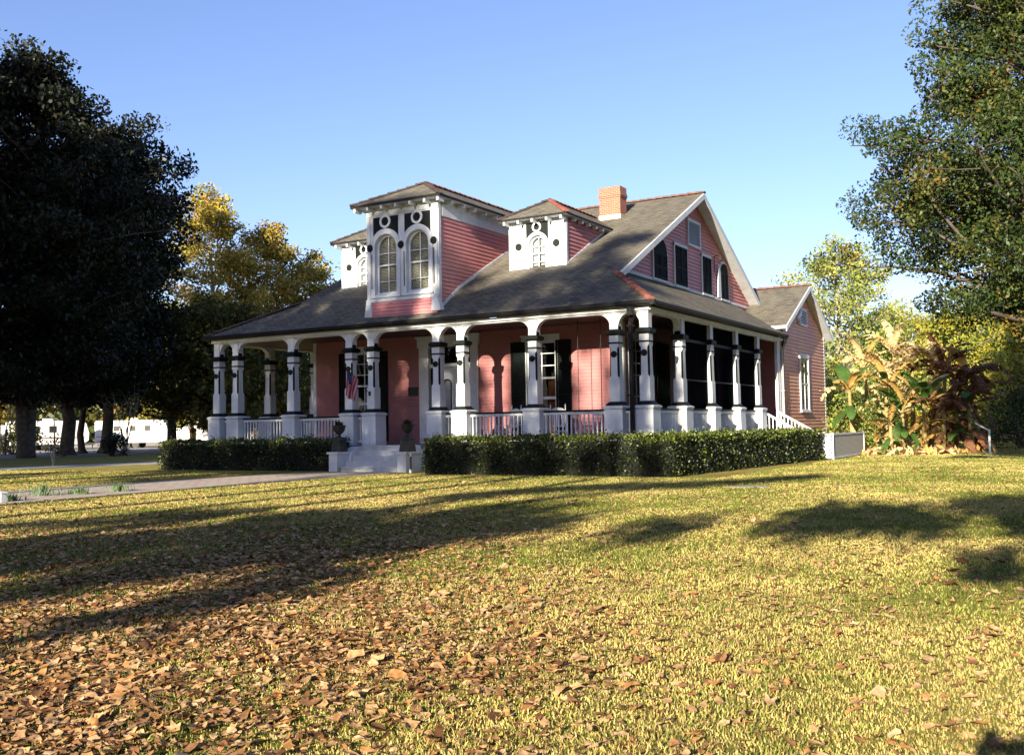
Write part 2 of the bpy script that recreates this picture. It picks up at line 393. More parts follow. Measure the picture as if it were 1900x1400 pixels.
w.face([(LWX, 17.6, 0), (-2, 17.6, 0), (-2, 17.6, 6.9), (LWX, 17.6, 6.9)])
w.face([(-9, 23.9, 0), (0, 23.9, 0), (0, 23.9, 5.8), (-9, 23.9, 5.8)]); w.face([(-9, 17.6, 0), (-9, 23.9, 0), (-9, 23.9, 5.8), (-9, 17.6, 5.8)])
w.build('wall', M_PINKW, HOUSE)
w = MB()                                                # dark planes behind the openings, room gloom put into their colour
w.face([(LWX+.1, FWY+2.2, ZF), (RWX-.1, FWY+2.2, ZF), (RWX-.1, FWY+2.2, 5.1), (LWX+.1, FWY+2.2, 5.1)])
w.face([(RWX-1.6, 5, ZF), (RWX-1.6, 17, ZF), (RWX-1.6, 17, 5.1), (RWX-1.6, 5, 5.1)])
w.face([(LWX, FWY, ZF), (RWX, FWY, ZF), (RWX, 17, ZF), (LWX, 17, ZF)]); w.face([(LWX, FWY, 5.12), (RWX, FWY, 5.12), (RWX, 17, 5.12), (LWX, 17, 5.12)])
w.build('interior', M_DARK, HOUSE)
w = MB()
w.box(LWX-.02, LWX+.14, FWY-.03, FWY+.01, ZF, 5.16); w.box(RWX-.14, RWX+.02, FWY-.03, FWY+.01, ZF, 5.16); w.box(RWX+.002, RWX+.03, FWY+.01, FWY+.14, ZF, 5.16)
w.box(-.10, .025, 14.98, 15.29, ZF, 5.12)
w.box(-.002, .03, 23.75, 23.93, .9, 5.9); w.box(-.002, .03, 15.3, 15.42, .9, 5.75)
w.build_each('corner_board', M_WHITE, HOUSE)

def clapboards(mb, poly, at, nrm, z0, z1, step=.14, out=.030, m=0, clip=None):
    """lapped boards filling a convex outline poly [(u,z)]; each board leans out at its foot"""
    def cut(P, zc, keep_above):
        o = []
        for i in range(len(P)):
            a, b = P[i], P[(i+1) % len(P)]
            ia, ib = (a[1] >= zc) == keep_above or abs(a[1]-zc) < 1e-9, (b[1] >= zc) == keep_above or abs(b[1]-zc) < 1e-9
            if ia: o.append(a)
            if ia != ib and abs(b[1]-a[1]) > 1e-9:
                t = (zc-a[1])/(b[1]-a[1]); o.append((a[0]+t*(b[0]-a[0]), zc))
        return o
    z = z0
    nv = np.array(nrm, float)
    while z < z1:
        P = cut(cut(poly, z, True), z+step, False)
        if len(P) >= 3:
            q = [tuple(np.array(at(u, zz))+nv*(out*(1-(zz-z)/step)+.003)) for u, zz in P]
            mb.face(q, m)
            lo = sorted([p for p in P if abs(p[1]-z) < 1e-6])
            if len(lo) >= 2:
                a, b = lo[0], lo[-1]
                mb.face([tuple(np.array(at(a[0], z))+nv*(out+.003)), tuple(np.array(at(b[0], z))+nv*(out+.003)), at(b[0], z), at(a[0], z)], m)
        z += step
# gable above the side porch
g = MB()
clapboards(g, [(1.45, 6.55), (18.95, 6.55), (10.2, 10.95)], lambda u, z: (RWX, u, z), (1, 0, 0), 6.55, 11, .15)
g.face([(RWX-.02, 1.45, 6.55), (RWX-.02, 18.95, 6.55), (RWX-.02, 10.2, 10.95)])
g.build('gable_wall', M_PINK, HOUSE)
MB().face([(LWX, 1.45, 6.55), (LWX, 18.95, 6.55), (LWX, 10.2, 10.95)]).build('gable_wall', M_PINK, HOUSE)
g = MB()
clapboards(g, [(15.42, .9), (23.75, .9), (23.75, 5.72), (19.65, 7.98), (15.42, 5.72)], lambda u, z: (0, u, z), (1, 0, 0), .9, 8.2, .165)
g.face([(-.02, 15.3, .9), (-.02, 23.9, .9), (-.02, 23.9, 5.8), (-.02, 19.65, 8.0), (-.02, 15.3, 5.8)])
g.build('wing_wall', M_PINKT, HOUSE)

# --- roofs
def slab(mb, prof, axis, a, b, t=.13):
    """profile of the weather surface; slab of thickness t below it.  m0 shingle, m1 white edge/soffit"""
    low = [(p[0], p[1]-t) for p in prof]
    mk = {'x': lambda p, q: (q, p[0], p[1]), 'y': lambda p, q: (p[0], q, p[1])}[axis]
    for i in range(len(prof)-1):
        mb.face([mk(prof[i], a), mk(prof[i+1], a), mk(prof[i+1], b), mk(prof[i], b)], 0)
        mb.face([mk(low[i], a), mk(low[i+1], a), mk(low[i+1], b), mk(low[i], b)], 1)
        for q in (a, b): mb.face([mk(prof[i], q), mk(prof[i+1], q), mk(low[i+1], q), mk(low[i], q)], 1)
    for e in ((0, -1) if prof[0][1] < 6.5 else (-1,)): mb.face([mk(prof[e], a), mk(prof[e], b), mk(low[e], b), mk(low[e], a)], 1)
A = (-1.62, 1.45, 6.68); AL = (-15.9, 1.45, 6.68)
r = MB()
r.face([(-19.4, -.4, 5.4), (.4, -.4, 5.4), A, AL], 0)
r.face([(.4, -.4, 5.4), (.4, 15.6, 5.4), (-2.05, 15.6, 6.94), (-2.05, 1.9, 6.94), A], 0)
r.face([(-19.4, -.4, 5.4), AL, (-16.34, 2.0, 6.55), (-16.34, 18, 6.55), (-19.4, 18, 5.4)], 0)
slab(r, [(1.45, 6.68), (10.2, 11.1), (18.9, 6.7)], 'x', -15.9, -1.53)
slab(r, [(15.1, 5.82), (19.65, 8.12), (24.2, 5.82)], 'x', -9.3, .42)
ROOF = r.build('roof', [M_SHIN, M_WHITE], HOUSE)
b = MB()                                                # barge boards
def barge(pts, x0, x1, h):
    for (y0, z0), (y1, z1) in zip(pts[:-1], pts[1:]):
        b.prism([(y0, z0-.03), (y1, z1-.03), (y1, z1-h), (y0, z0-h)], 'x', x0, x1)
barge([(1.42, 6.665), (10.2, 11.1), (18.9, 6.7)], -1.528, -1.49, .27)
barge([(15.1, 5.82), (19.65, 8.12), (24.2, 5.82)], .422, .46, .26)
b.prism([(1.42, 6.42), (18.9, 6.42), (18.9, 6.50), (1.42, 6.50)], 'x', -2.04, -2.0)
b.box(-2.02, -1.98, 2.2, 17.2, 6.93, 7.03)
b.build_each('barge_board', M_WHITE, HOUSE)
def ridge_tiles(mb, p, q, r=.11, L=.36):
    p, q = np.array(p, float), np.array(q, float); d = q-p; n = max(1, int(np.linalg.norm(d)/L)); d = d/np.linalg.norm(d)
    a = np.cross(d, (0, 0, 1.)); a /= np.linalg.norm(a); u = np.cross(a, d)
    for i in range(n):
        t0, t1 = p+d*(np.linalg.norm(q-p)*i/n), p+d*(np.linalg.norm(q-p)*(i+1)/n+.04)
        jit = RNG.uniform(-.008, .008)
        ringf = lambda c, rr, lift: [c+a*rr*1.15*math.cos(k)+u*(rr*.85*math.sin(k)-.03+lift) for k in np.linspace(0, math.pi, 7)]
        A0, B0 = ringf(t0, r*1.08, .02+jit), ringf(t1, r*.9, jit)
        k = len(mb.v); mb.v += [tuple(x) for x in A0+B0]
        for j in range(6): mb.f.append([k+j, k+j+1, k+8+j, k+7+j]); mb.m.append(0)
        mb.f.append([k+j for j in range(7)]); mb.m.append(0)
        mb.f.append([k+7+j for j in range(7)]); mb.m.append(0)
for p_, q_, m_ in (((-15.9, 10.2, 11.12), (-1.5, 10.2, 11.12), M_TERRAM), ((-9, 19.65, 8.14), (.45, 19.65, 8.14), M_TERRAM), ((.38, -.38, 5.42), (A[0], A[1], A[2]+.02), M_TERRA), ((-19.38, -.38, 5.42), (AL[0], AL[1], AL[2]+.02), M_TERRAD)):
    t = MB(); ridge_tiles(t, p_, q_); t.build('ridge_tile', m_, ROOF)

# --- gutter and downpipes
g = MB()
def gut(a, b):
    a, b = np.array(a), np.array(b); d = (b-a)/np.linalg.norm(b-a); s = np.cross(d, (0, 0, 1.))
    prof = [(-.0, .17), (.03, .17), (.14, .15), (.155, .13), (.15, .06), (.11, .01), (.04, -.01), (0, 0)]
    g.loft([[p+s*u+np.array((0, 0, z)) for u, z in prof] for p in (a, b)])
gut((-19.5, -.36, 5.25), (.52, -.36, 5.25)); gut((.36, -.5, 5.245), (.36, 15.2, 5.245)); gut((-19.36, 16, 5.25), (-19.36, -.45, 5.25))
g.build_each('gutter', M_GUT, HOUSE)
g = MB()
g.box(-.38, -.22, -.62, -.50, 4.95, 5.2); g.tube([(-.30, -.48, 5.26), (-.30, -.42, 5.05), (-.34, -.30, 4.9), (-.34, -.42, 4.72), (-.34, -.42, .2)], .075, 10)
for z in (4.6, 2.4): g.box(-.44, -.24, -.51, -.30, z, z+.05)
g.build('downpipe', M_GUT, HOUSE, smooth=False)
g = MB()
g.tube([(.42, 15.25, 5.3), (.30, 15.32, 5.0), (.09, 15.5, 4.75), (.09, 15.55, 1.4), (.2, 15.55, 1.25)], .06, 10)
for z in (4.4, 2.9, 1.6): g.box(.0, .17, 15.47, 15.63, z, z+.04)
o = g.build('downpipe', M_PIPE, HOUSE)
g = MB(); g.box(.03, .14, 15.75, 15.95, 4.9, 5.35); 
for k in range(3): g.tube([(.06, 15.7+.06*k, 5.7), (.10+.03*k, 15.5, 5.4-.1*k), (.06, 15.7, 4.95)], .018, 6)
g.tube([(.07, 15.82, 4.95), (.07, 15.82, 1.3)], .022, 6)
g.build('electric_conduit', M_IRON, HOUSE)
g = MB(); g.tube([(.18, 18.1, 6.15), (.18, 18.1, 6.42), (.25, 18.35, 6.62), (.25, 18.4, 7.0), (.25, 18.4, 7.02)], .085, 12); g.tube([(.25, 18.4, 7.0), (.25, 18.4, 7.12)], .115, 12)
g.build('vent_pipe', M_PVC, HOUSE, smooth=True)

# --- porch columns
def make_column(disc=True):
    c = empty('porch_column', (0, 0, 0), 0, HOUSE)
    p = MB(); p.frustum((0, 0), ZF, 1.98, .66, .64); p.frustum((0, 0), 1.98, 2.03, .66, .72); p.frustum((0, 0), 2.03, 2.08, .72, .72); p.frustum((0, 0), 2.08, 2.11, .72, .58)
    p.build('pedestal', M_WHITE, c, bevel=.012)
    s = MB()
    s.frustum((0, 0), 2.23, 3.0, .36, .36)
    ch = lambda w, k, z: [(-w/2+k, -w/2, z), (w/2-k, -w/2, z), (w/2, -w/2+k, z), (w/2, w/2-k, z), (w/2-k, w/2, z), (-w/2+k, w/2, z), (-w/2, w/2-k, z), (-w/2, -w/2+k, z)]
    s.loft([ch(.36, .002, 3.0), ch(.345, .055, 3.07), ch(.325, .055, 3.95), ch(.33, .002, 4.02)], 0, True, [0, 1, 0, 1, 0, 1, 0, 1])
    s.frustum((0, 0), 4.02, 4.39, .33, .33)
    s.frustum((0, 0), 4.56, ZT+.06, .30, .30)
    s.build('shaft', [M_WHITE, M_BLACK], c)
    k = MB(); k.frustum((0, 0), 2.11, 2.15, .56, .56); k.frustum((0, 0), 2.15, 2.24, .53, .39)
    k.frustum((0, 0), 4.11, 4.16, .365, .365)
    k.frustum((0, 0), 4.38, 4.42, .40, .46); k.frustum((0, 0), 4.42, 4.53, .50, .50); k.frustum((0, 0), 4.53, 4.57, .46, .36)
    k.build_each('moulding', M_BLACK, c)
    if disc: d = MB(); d.disc((0, 3.77), .105, 'y', (-.195, -.155)); d.build('medallion', M_BLACK, c)
    return c
col0 = make_column(True)
for i, x in enumerate(COLX):
    c = col0 if i == 0 else copy_tree(col0, HOUSE)
    c.location = (x, 0, 0)
colS = make_column(False)
first = True
for X in (0., -19.):
    for y in SIDEY:
        c = colS if first else copy_tree(colS, HOUSE)
        first = False; c.location = (X, y, 0)

# --- arcade (beam + spandrels)
def spandrel(mb, u, sgn, r, at, zs=ZS, zt=ZT, t0=-.11, t1=.11):
    """quarter-round bracket springing from u towards sgn"""
    P = [(u, zs-.12), (u, zt+.02)]+[(u+sgn*(r), zt+.02)]+[(u+sgn*(r-r*math.sin(a)), zt-(zt-zs)*(1-math.cos(a))) for a in np.linspace(0, math.pi/2, 10)]
    if at[0] == 'y': mb.prism(P, 'y', at[1]+t0, at[1]+t1)
    else: mb.prism(P, 'x', at[1]+t0, at[1]+t1)
a = MB()
for i in range(9):
    x1, x0 = COLX[i]-.15, COLX[i+1]+.15
    r = (x1-x0)/2 if x1-x0 < 1 else .44
    spandrel(a, x0, 1, r, ('y', 0)); spandrel(a, x1, -1, r, ('y', 0))
a.box(-19.16, .16, -.16, .13, ZT, 5.20); a.box(-19.22, .22, -.24, -.16, 5.13, 5.245)
a.build('front_arcade', M_WHITE, HOUSE)
for X, nm in ((0, 'right'), (-19, 'left')):
    a = MB()
    spandrel(a, .15, 1, .44, ('x', X)); spandrel(a, SIDEY[0]-.15, -1, .44, ('x', X))
    a.box(X-.13, X+.16, .135, 15.0, ZT+.002, 5.198); a.box(X+.16 if X == 0 else X-.24, X+.24 if X == 0 else X-.16, -.16, 15.2, 5.132, 5.24)
    a.build('side_arcade', M_WHITE, HOUSE)
# screens between the rear bays of the right porch
sc_ = MB(); fr_ = MB()
bays = [(SIDEY[0], SIDEY[1]), (SIDEY[1], SIDEY[2]), (SIDEY[2], SIDEY[3]), (SIDEY[3], 15.0)]
for y0, y1 in bays[:3]:
    sc_.box(-.016, -.006, y0+.15, y1-.15, 2.0, 5.08)
    fr_.box(-.03, .02, y0+.15, y1-.15, 4.36, 4.46); fr_.box(-.03, .02, y0+.15, y0+.2, 2.0, 5.08); fr_.box(-.03, .02, y1-.2, y1-.15, 2.0, 5.08)
    fr_.box(-.03, .02, y0+.15, y1-.15, 3.0, 3.05)
sc_.build_each('insect_screen', M_SCREEN, HOUSE); fr_.build('screen_frame', M_BLACK, HOUSE)

# --- railings
def railing(p, q):
    e = empty('railing', (0, 0, 0), 0, HOUSE)
    L = math.hypot(q[0]-p[0], q[1]-p[1]); n = max(2, int(L/.15)); ax = 0 if abs(q[0]-p[0]) > abs(q[1]-p[1]) else 1
    def bar(mb, t0, t1, w, z0, z1):
        if ax == 0: mb.box(p[0]+t0, p[0]+t1, p[1]-w/2, p[1]+w/2, z0, z1)
        else: mb.box(p[0]-w/2, p[0]+w/2, p[1]+t0, p[1]+t1, z0, z1)
    h = MB(); bar(h, 0, L, .11, 1.95, 2.01); h.build('handrail', M_BLACK, e)
    s = MB(); bar(s, 0, L, .06, 1.86, 1.95); bar(s, 0, L, .06, 1.0, 1.07)
    for k in range(n):
        t = (k+.5)*L/n; bar(s, t-.021, t+.021, .042, 1.07, 1.86)
    s.build('baluster', M_WHITE, e)
for i in range(9):
    if i == 4: continue
    railing((COLX[i+1]+.32, 0), (COLX[i]-.32, 0))
ys = [0]+SIDEY
for X in (0, -19):
    for y0, y1 in zip(ys[:-1], ys[1:]): railing((X, y0+.32), (X, y1-.32))

# --- windows, shutters, front door
def shutter(name, c, w, z0, z1, nrm, parent, mat=M_SHUT):
    """louvred leaf lying against a wall; c centre along the wall; nrm 'y' (faces -y at plane) or 'x' (faces +x)"""
    m = MB(); T = .035
    def bx(u0, u1, za, zb, d0, d1):
        if nrm[0] == 'y': m.box(u0, u1, nrm[1]-d1, nrm[1]-d0, za, zb)
        else: m.box(nrm[1]+d0, nrm[1]+d1, u0, u1, za, zb)
    u0, u1 = c-w/2, c+w/2
    bx(u0, u0+.07, z0, z1, .03, .03+T); bx(u1-.07, u1, z0, z1, .03, .03+T)
    for za in (z0, z0+(z1-z0)*.42, z1-.1): bx(u0+.07, u1-.07, za, za+.1, .032, .028+T)
    n = int((z1-z0)/.085)
    for k in range(n):
        z = z0+.1+(z1-z0-.2)*k/n
        if nrm[0] == 'y':
            m.face([(u0+.07, nrm[1]-.06, z), (u1-.07, nrm[1]-.06, z), (u1-.07, nrm[1]-.035, z+.075), (u0+.07, nrm[1]-.035, z+.075)])
        else:
            m.face([(nrm[1]+.06, u0+.07, z), (nrm[1]+.06, u1-.07, z), (nrm[1]+.035, u1-.07, z+.075), (nrm[1]+.035, u0+.07, z+.075)])
    return m.build(name, mat, parent)
def sash_window(x, wall_y, hw, z0, z1, curtain=None, blind_to=None):
    e = empty('window', (0, 0, 0), 0, HOUSE)
    f = MB(); y = wall_y
    f.box(x-hw-.12, x-hw, y-.045, y+.12, z0, z1); f.box(x+hw, x+hw+.12, y-.045, y+.12, z0, z1)
    f.box(x-hw-.2, x+hw+.2, y-.05, y+.12, z1, z1+.2); f.box(x-hw-.24, x+hw+.24, y-.09, y+.1, z1+.2, z1+.25)
    f.box(x-hw-.16, x+hw+.16, y-.07, y+.12, z0-.07, z0)
    f.build('frame', M_WHITE, e)
    s = MB(); zm = 3.26; yy = y+.06
    for a, b_ in ((x-hw, x-hw+.05), (x+hw-.05, x+hw)): s.box(a, b_, yy, yy+.04, z0, z1)
    for za, zb in ((z0, z0+.1), (zm-.03, zm+.04), (z1-.06, z1)): s.box(x-hw+.05, x+hw-.05, yy-.003, yy+.043, za, zb)
    s.box(x-.02, x+.02, yy+.004, yy+.036, z0+.1, zm-.03); s.box(x-.02, x+.02, yy+.004, yy+.036, zm+.04, z1-.06)
    for za in (zm+.45, zm+.9): s.box(x-hw+.05, x+hw-.05, yy+.006, yy+.034, za, za+.03)
    s.box(x-hw+.05, x+hw-.05, yy-.01, yy+.03, 2.48, 2.58)
    s.build('sash', M_WHITE, e)
    g = MB(); g.face([(x-hw, yy+.02, z0), (x+hw, yy+.02, z0), (x+hw, yy+.02, z1), (x-hw, yy+.02, z1)]); g.build('pane', M_GLASS, e)
    if curtain:
        c = MB(); n = 14
        for k in range(n):
            a0, a1 = curtain[0]+(curtain[1]-curtain[0])*k/n, curtain[0]+(curtain[1]-curtain[0])*(k+1)/n
            c.face([(a0, y+.32+.03*(k % 2), z0), (a1, y+.32+.03*((k+1) % 2), z0), (a1, y+.32+.03*((k+1) % 2), curtain[2]), (a0, y+.32+.03*(k % 2), curtain[2])])
        c.build('curtain', M_CURTO, e)
for x, cur in zip(WINX, (None, (WINX[1]+.12, WINX[1]+.55, 3.2))):
    sash_window(x, FWY, .60, 1.0, 4.62, cur)
    shutter('shutter', x-.95, .62, 1.0, 4.64, ('y', FWY), HOUSE); shutter('shutter', x+.95, .62, 1.0, 4.64, ('y', FWY), HOUSE)
# side windows (right wall)
for (a_, b_) in SWIN:
    e = empty('window', (0, 0, 0), 0, HOUSE); f = MB(); X = RWX
    f.box(X-.1, X+.04, a_-.12, a_, 1, 4.6); f.box(X-.1, X+.04, b_, b_+.12, 1, 4.6); f.box(X-.1, X+.05, a_-.2, b_+.2, 4.6, 4.82); f.box(X-.1, X+.06, a_-.15, b_+.15, .93, 1.0)
    f.build('frame', M_WHITE, e)
    s = MB(); ym = (a_+b_)/2
    s.box(X-.08, X-.04, ym-.02, ym+.02, 1, 4.6)
    for z in (1.0, 2.5, 3.26, 3.7, 4.15, 4.54): s.box(X-.085, X-.035, a_, b_, z, z+.05)
    s.build('sash', M_WHITE, e)
    g = MB(); g.face([(X-.06, a_, 1), (X-.06, b_, 1), (X-.06, b_, 4.6), (X-.06, a_, 4.6)]); g.build('pane', M_GLASS, e)
    shutter('shutter', a_-.33 if a_ > 4 else b_+.45, .6, 1.0, 4.62, ('x', RWX), HOUSE)
shutter('shutter', 6.45, 1.25, .95, 4.6, ('x', RWX), HOUSE)
shutter('shutter', 14.2, 1.2, .95, 4.6, ('x', RWX), HOUSE)

# front entrance
e = empty('front_door', (0, 0, 0), 0, HOUSE)
f = MB(); y = FWY
f.box(-10.83, -10.38, y-.08, y+.1, ZF, 4.66); f.box(-8.42, -8.08, y-.08, y+.1, ZF, 4.66); f.box(-10.9, -8.02, y-.1, y+.1, 4.66, 5.02); f.box(-10.95, -7.97, y-.16, y+.08, 5.02, 5.1)
f.box(-10.38, -8.42, y+.02, y+.14, 3.86, 4.0); f.box(-10.05, -9.93, y+.02, y+.14, ZF, 3.86); f.box(-8.6, -8.42, y+.02, y+.14, ZF, 3.86)
f.box(-9.75, -9.71, y+.05, y+.1, 4.0, 4.66); f.box(-9.1, -9.06, y+.05, y+.1, 4.0, 4.66)
f.build('door_surround', M_WHITE, e)
g = MB(); g.face([(-10.38, y+.08, 4.0), (-8.42, y+.08, 4.0), (-8.42, y+.08, 4.66), (-10.38, y+.08, 4.66)]); g.face([(-10.38, y+.08, ZF), (-10.05, y+.08, ZF), (-10.05, y+.08, 3.86), (-10.38, y+.08, 3.86)])
g.build('transom_light', M_GLASS, e)
for x0, x1 in ((-9.93, -9.27), (-9.26, -8.6)):
    d = MB(); xc, hw = (x0+x1)/2, .17
    arc = lambda r: [(xc+r*math.cos(t_), 3.2+r*math.sin(t_)) for t_ in np.linspace(math.pi, 0, 12)]
    d.box(x0, xc-hw, y+.09, y+.13, ZF+.02, 3.84); d.box(xc+hw, x1, y+.09, y+.13, ZF+.02, 3.84); d.box(xc-hw, xc+hw, y+.09, y+.13, ZF+.02, 2.15)
    d.prism([(xc-hw, 3.2)]+arc(hw)[1:-1]+[(xc+hw, 3.2), (xc+hw, 3.84), (xc-hw, 3.84)], 'y', y+.09, y+.13)
    d.box(x0+.1, x1-.1, y+.08, y+.092, 1.15, 1.95)
    lf = d.build('door_leaf', M_WHITE, e)
    k = MB(); k.ring((xc, 3.2), hw-.005, hw+.035, 'y', (y+.07, y+.095), 0, math.pi, 14); k.box(xc-hw-.035, xc-hw+.005, y+.07, y+.095, 2.15, 3.2); k.box(xc+hw-.005, xc+hw+.035, y+.07, y+.095, 2.15, 3.2)
    k.build('moulding', M_BLACK, lf)
    k = MB(); k.face([(xc-hw, y+.11, 2.15), (xc+hw, y+.11, 2.15), (xc+hw, y+.11, 3.4), (xc-hw, y+.11, 3.4)]); k.build('pane', M_GLASS, lf)
    k = MB(); k.face([(xc-hw, y+.16, 2.15), (xc+hw, y+.16, 2.15), (xc+hw, y+.16, 3.4), (xc-hw, y+.16, 3.4)]); k.build('lace_curtain', M_WTRIM, lf)
    k = MB(); k.lathe((x1-.06 if x0 < -9.5 else x0+.06, y+.05, 2.0), [(.0, -.03), (.028, -.015), (.028, .015), (0, .03)], 10); k.build('door_knob', M_IRON, lf)

# --- arched windows for tower and dormers
M_BLIND = basic('window_blind', (.56, .50, .36), (.68, .62, .47), 2, .7, .05)
M_LACE = basic('lace_curtain', (.55, .55, .54), (.72, .72, .70), 3, .8, .2)
def arched_window(parent, xc, y, r, zs, z0, depth, slats, grid):
    """sash in an arched opening: frame, sash bars, pane and blind"""
    e = empty('window', (0, 0, 0), 0, parent); yy = y+depth
    N = 20
    arc = lambda rr: [(xc+rr*math.cos(t_), zs+rr*math.sin(t_)) for t_ in np.linspace(0, math.pi, N)]
    f = MB()
    f.ring((xc, zs), r-.07, r, 'y', (yy-.06, yy+.03), 0, math.pi, 18); f.box(xc-r, xc-r+.07, yy-.06, yy+.03, z0, zs); f.box(xc+r-.07, xc+r, yy-.06, yy+.03, z0, zs); f.box(xc-r+.07, xc+r-.07, yy-.06, yy+.03, z0, z0+.09)
    f.build('frame', M_WHITE, e)
    s = MB(); h = zs+r-z0; zm = z0+h*.49
    s.box(xc-r+.07, xc+r-.07, yy-.045, yy, zm-.03, zm+.03); s.box(xc-.016, xc+.016, yy-.035, yy-.005, z0+.09, zm-.03); s.box(xc-.016, xc+.016, yy-.035, yy-.005, zm+.03, zs+r-.07)
    for z in grid:
        w_ = r-.07 if z < zs else math.sqrt(max(0, (r-.07)**2-(z-zs)**2))
        s.box(xc-w_, xc+w_, yy-.03, yy-.01, z-.014, z+.014)
    s.build('sash', M_WHITE, e)
    g = MB(); g.face([(x_, yy-.015, z_) for x_, z_ in arc(r-.03)]+[(xc-r+.03, yy-.015, z0+.02), (xc+r-.03, yy-.015, z0+.02)]); g.build('pane', M_GLASS, e)
    b = MB()
    if slats:
        n = int((zs+r-z0)/.055)
        for k in range(n):
            z = z0+.05+k*.055
            w_ = r-.05 if z < zs else math.sqrt(max(0, (r-.05)**2-(z-zs)**2))
            if w_ > .02: b.face([(xc-w_, yy+.05, z), (xc+w_, yy+.05, z), (xc+w_, yy+.075, z+.046), (xc-w_, yy+.075, z+.046)])
        b.build('blind', M_BLIND, e)
    else:
        n = 16
        for sd in (-1, 1):
            for k in range(n):
                u0, u1 = sd*(r*.08+r*.9*k/n), sd*(r*.08+r*.9*(k+1)/n)
                b.face([(xc+u0, yy+.06+.025*(k % 2), z0), (xc+u1, yy+.06+.025*((k+1) % 2), z0), (xc+u1, yy+.06+.025*((k+1) % 2), zs+r*.8), (xc+u0, yy+.06+.025*(k % 2), zs+r*.8)])
        b.build('curtain', M_LACE, e)
    return e
def arched_plate(mb, x0, x1, z0, z1, ya, yb, cells):
    """white front with arched openings: cells = [(xc, r, zs, zsill)]"""
    cells = sorted(cells); edges = [x0]+[(a[0]+b[0])/2 for a, b in zip(cells[:-1], cells[1:])]+[x1]
    for (xc, r, zs, zl), a, b in zip(cells, edges[:-1], edges[1:]):
        mb.box(a, b, ya, yb, z0, zl); mb.box(a, xc-r, ya, yb, zl, zs); mb.box(xc+r, b, ya, yb, zl, zs)
        mb.prism([(a, zs), (xc-r, zs)]+[(xc+r*math.cos(t_), zs+r*math.sin(t_)) for t_ in np.linspace(math.pi, 0, 20)][1:-1]+[(xc+r, zs), (b, zs), (b, z1), (a, z1)], 'y', ya, yb)
def arch_trim(front, blk, xc, y, r_in, R, zs, zsill, xl, zt, rz, r_o, r_d):
    front.ring((xc, zs), r_in, R, 'y', (y-.05, y-.001), 0, math.pi, 22)
    front.box(xc-R+.03, xc-r_in, y-.04, y-.001, zsill-.06, zs); front.box(xc+r_in, xc+R-.03, y-.04, y-.001, zsill-.06, zs)
    front.box(xc-R, xc+R, y-.075, y-.001, zsill-.13, zsill-.06)
    Rb = R-.01
    th = math.acos(min(1, xl/Rb)) if xl < Rb else 0
    P = [(xc+Rb*math.cos(t_), zs+Rb*math.sin(t_)) for t_ in np.linspace(th, math.pi-th, 20)]+[(xc-xl, zt), (xc+xl, zt)]
    blk.prism(P, 'y', y-.012, y-.002)
    front.ring((xc, rz), r_d, r_o, 'y', (y-.055, y-.004), 0, 2*math.pi, 26)
    blk.disc((xc, rz), r_d, 'y', (y-.025, y-.004))

def hip_roof(mb, x0, x1, y0, z, rise, y1, ze, ov_t=.10):
    """roof of a tower or dormer hipped to the front; runs back to y1.  m0 shingle, m1 white"""
    xm = (x0+x1)/2; run = (x1-x0)/2; P = (xm, y0+run, z+rise); Q = (xm, y1, z+rise)
    a, b, c, d_ = (x0, y0, z), (x1, y0, z), (x1, y1, z), (x0, y1, z)
    mb.face([a, b, P]); mb.face([b, c, Q, P]); mb.face([d_, a, P, Q])
    lo = lambda p: (p[0], p[1], p[2]-ov_t)
    mb.face([a, b, lo(b), lo(a)], 2); mb.face([b, c, lo(c), lo(b)], 2); mb.face([d_, a, lo(a), lo(d_)], 2)
    mb.face([lo(a), lo(b), lo(c), lo(d_)], 1)
    return P, Q

def main_z(y): return 5.4+.69*(y+.4) if y < 1.45 else 6.68+.505*(y-1.45)

# --- tower
TW = empty('tower', (0, 0, 0), 0, HOUSE); ty = .05; tx0, tx1 = -11.22, -8.02
fm = MB(); bk = MB(); cells = [(-10.36, .50, 8.26, 6.5), (-8.91, .50, 8.26, 6.5)]
arched_plate(fm, tx0, tx1, 6.28, 9.76, ty, ty+.24, cells)
for xc, r_, zs, zl in cells: arch_trim(fm, bk, xc, ty, .50, .70, zs, zl, .58, 9.41, 9.225, .255, .165)
fm.box(tx0-.04, tx1+.04, ty-.03, ty+.02, 9.46, 9.76); fm.box(tx0-.07, tx1+.07, ty-.07, ty+.02, 9.68, 9.75)
fm.box(tx0-.05, tx1+.05, ty-.06, ty-.002, 6.22, 6.33)
for x in (tx0, tx1-.14): fm.box(x, x+.14, ty-.035, ty-.001, 6.33, 9.46)
fm.prism([(tx0-.1, 5.68), (tx0+.25, 5.68), (tx0+.22, 6.22), (tx0-.02, 6.22)], 'y', ty-.10, ty+.1)
fm.prism([(tx1-.25, 5.72), (tx1+.2, 5.72), (tx1+.03, 6.22), (tx1-.2, 6.22)], 'y', ty-.12, ty+.1)
for x in (-11.08, -9.635, -8.17): bk.disc((x, 8.28), .14, 'y', (ty-.06, ty-.002))
for x in (-11.0, -9.5, -8.17): bk.box(x-.022, x+.022, ty-.042, ty-.002, 6.72, 8.02)
fm.build('front_panel', M_WHITE, TW); bk.build_each('black_ornament', M_BLACK, TW)
for xc, r_, zs, zl in cells: arched_window(TW, xc, ty, .50, zs, zl, .2, True, (7.0, 8.05))
m = MB()
clapboards(m, [(tx0, 5.6), (tx1, 5.6), (tx1, 6.24), (tx0, 6.24)], lambda u, z: (u, ty-.02-.08*(6.24-z), z), (0, -1, 0), 5.6, 6.24, .125)
m.build('clapboard', M_PINK, TW)
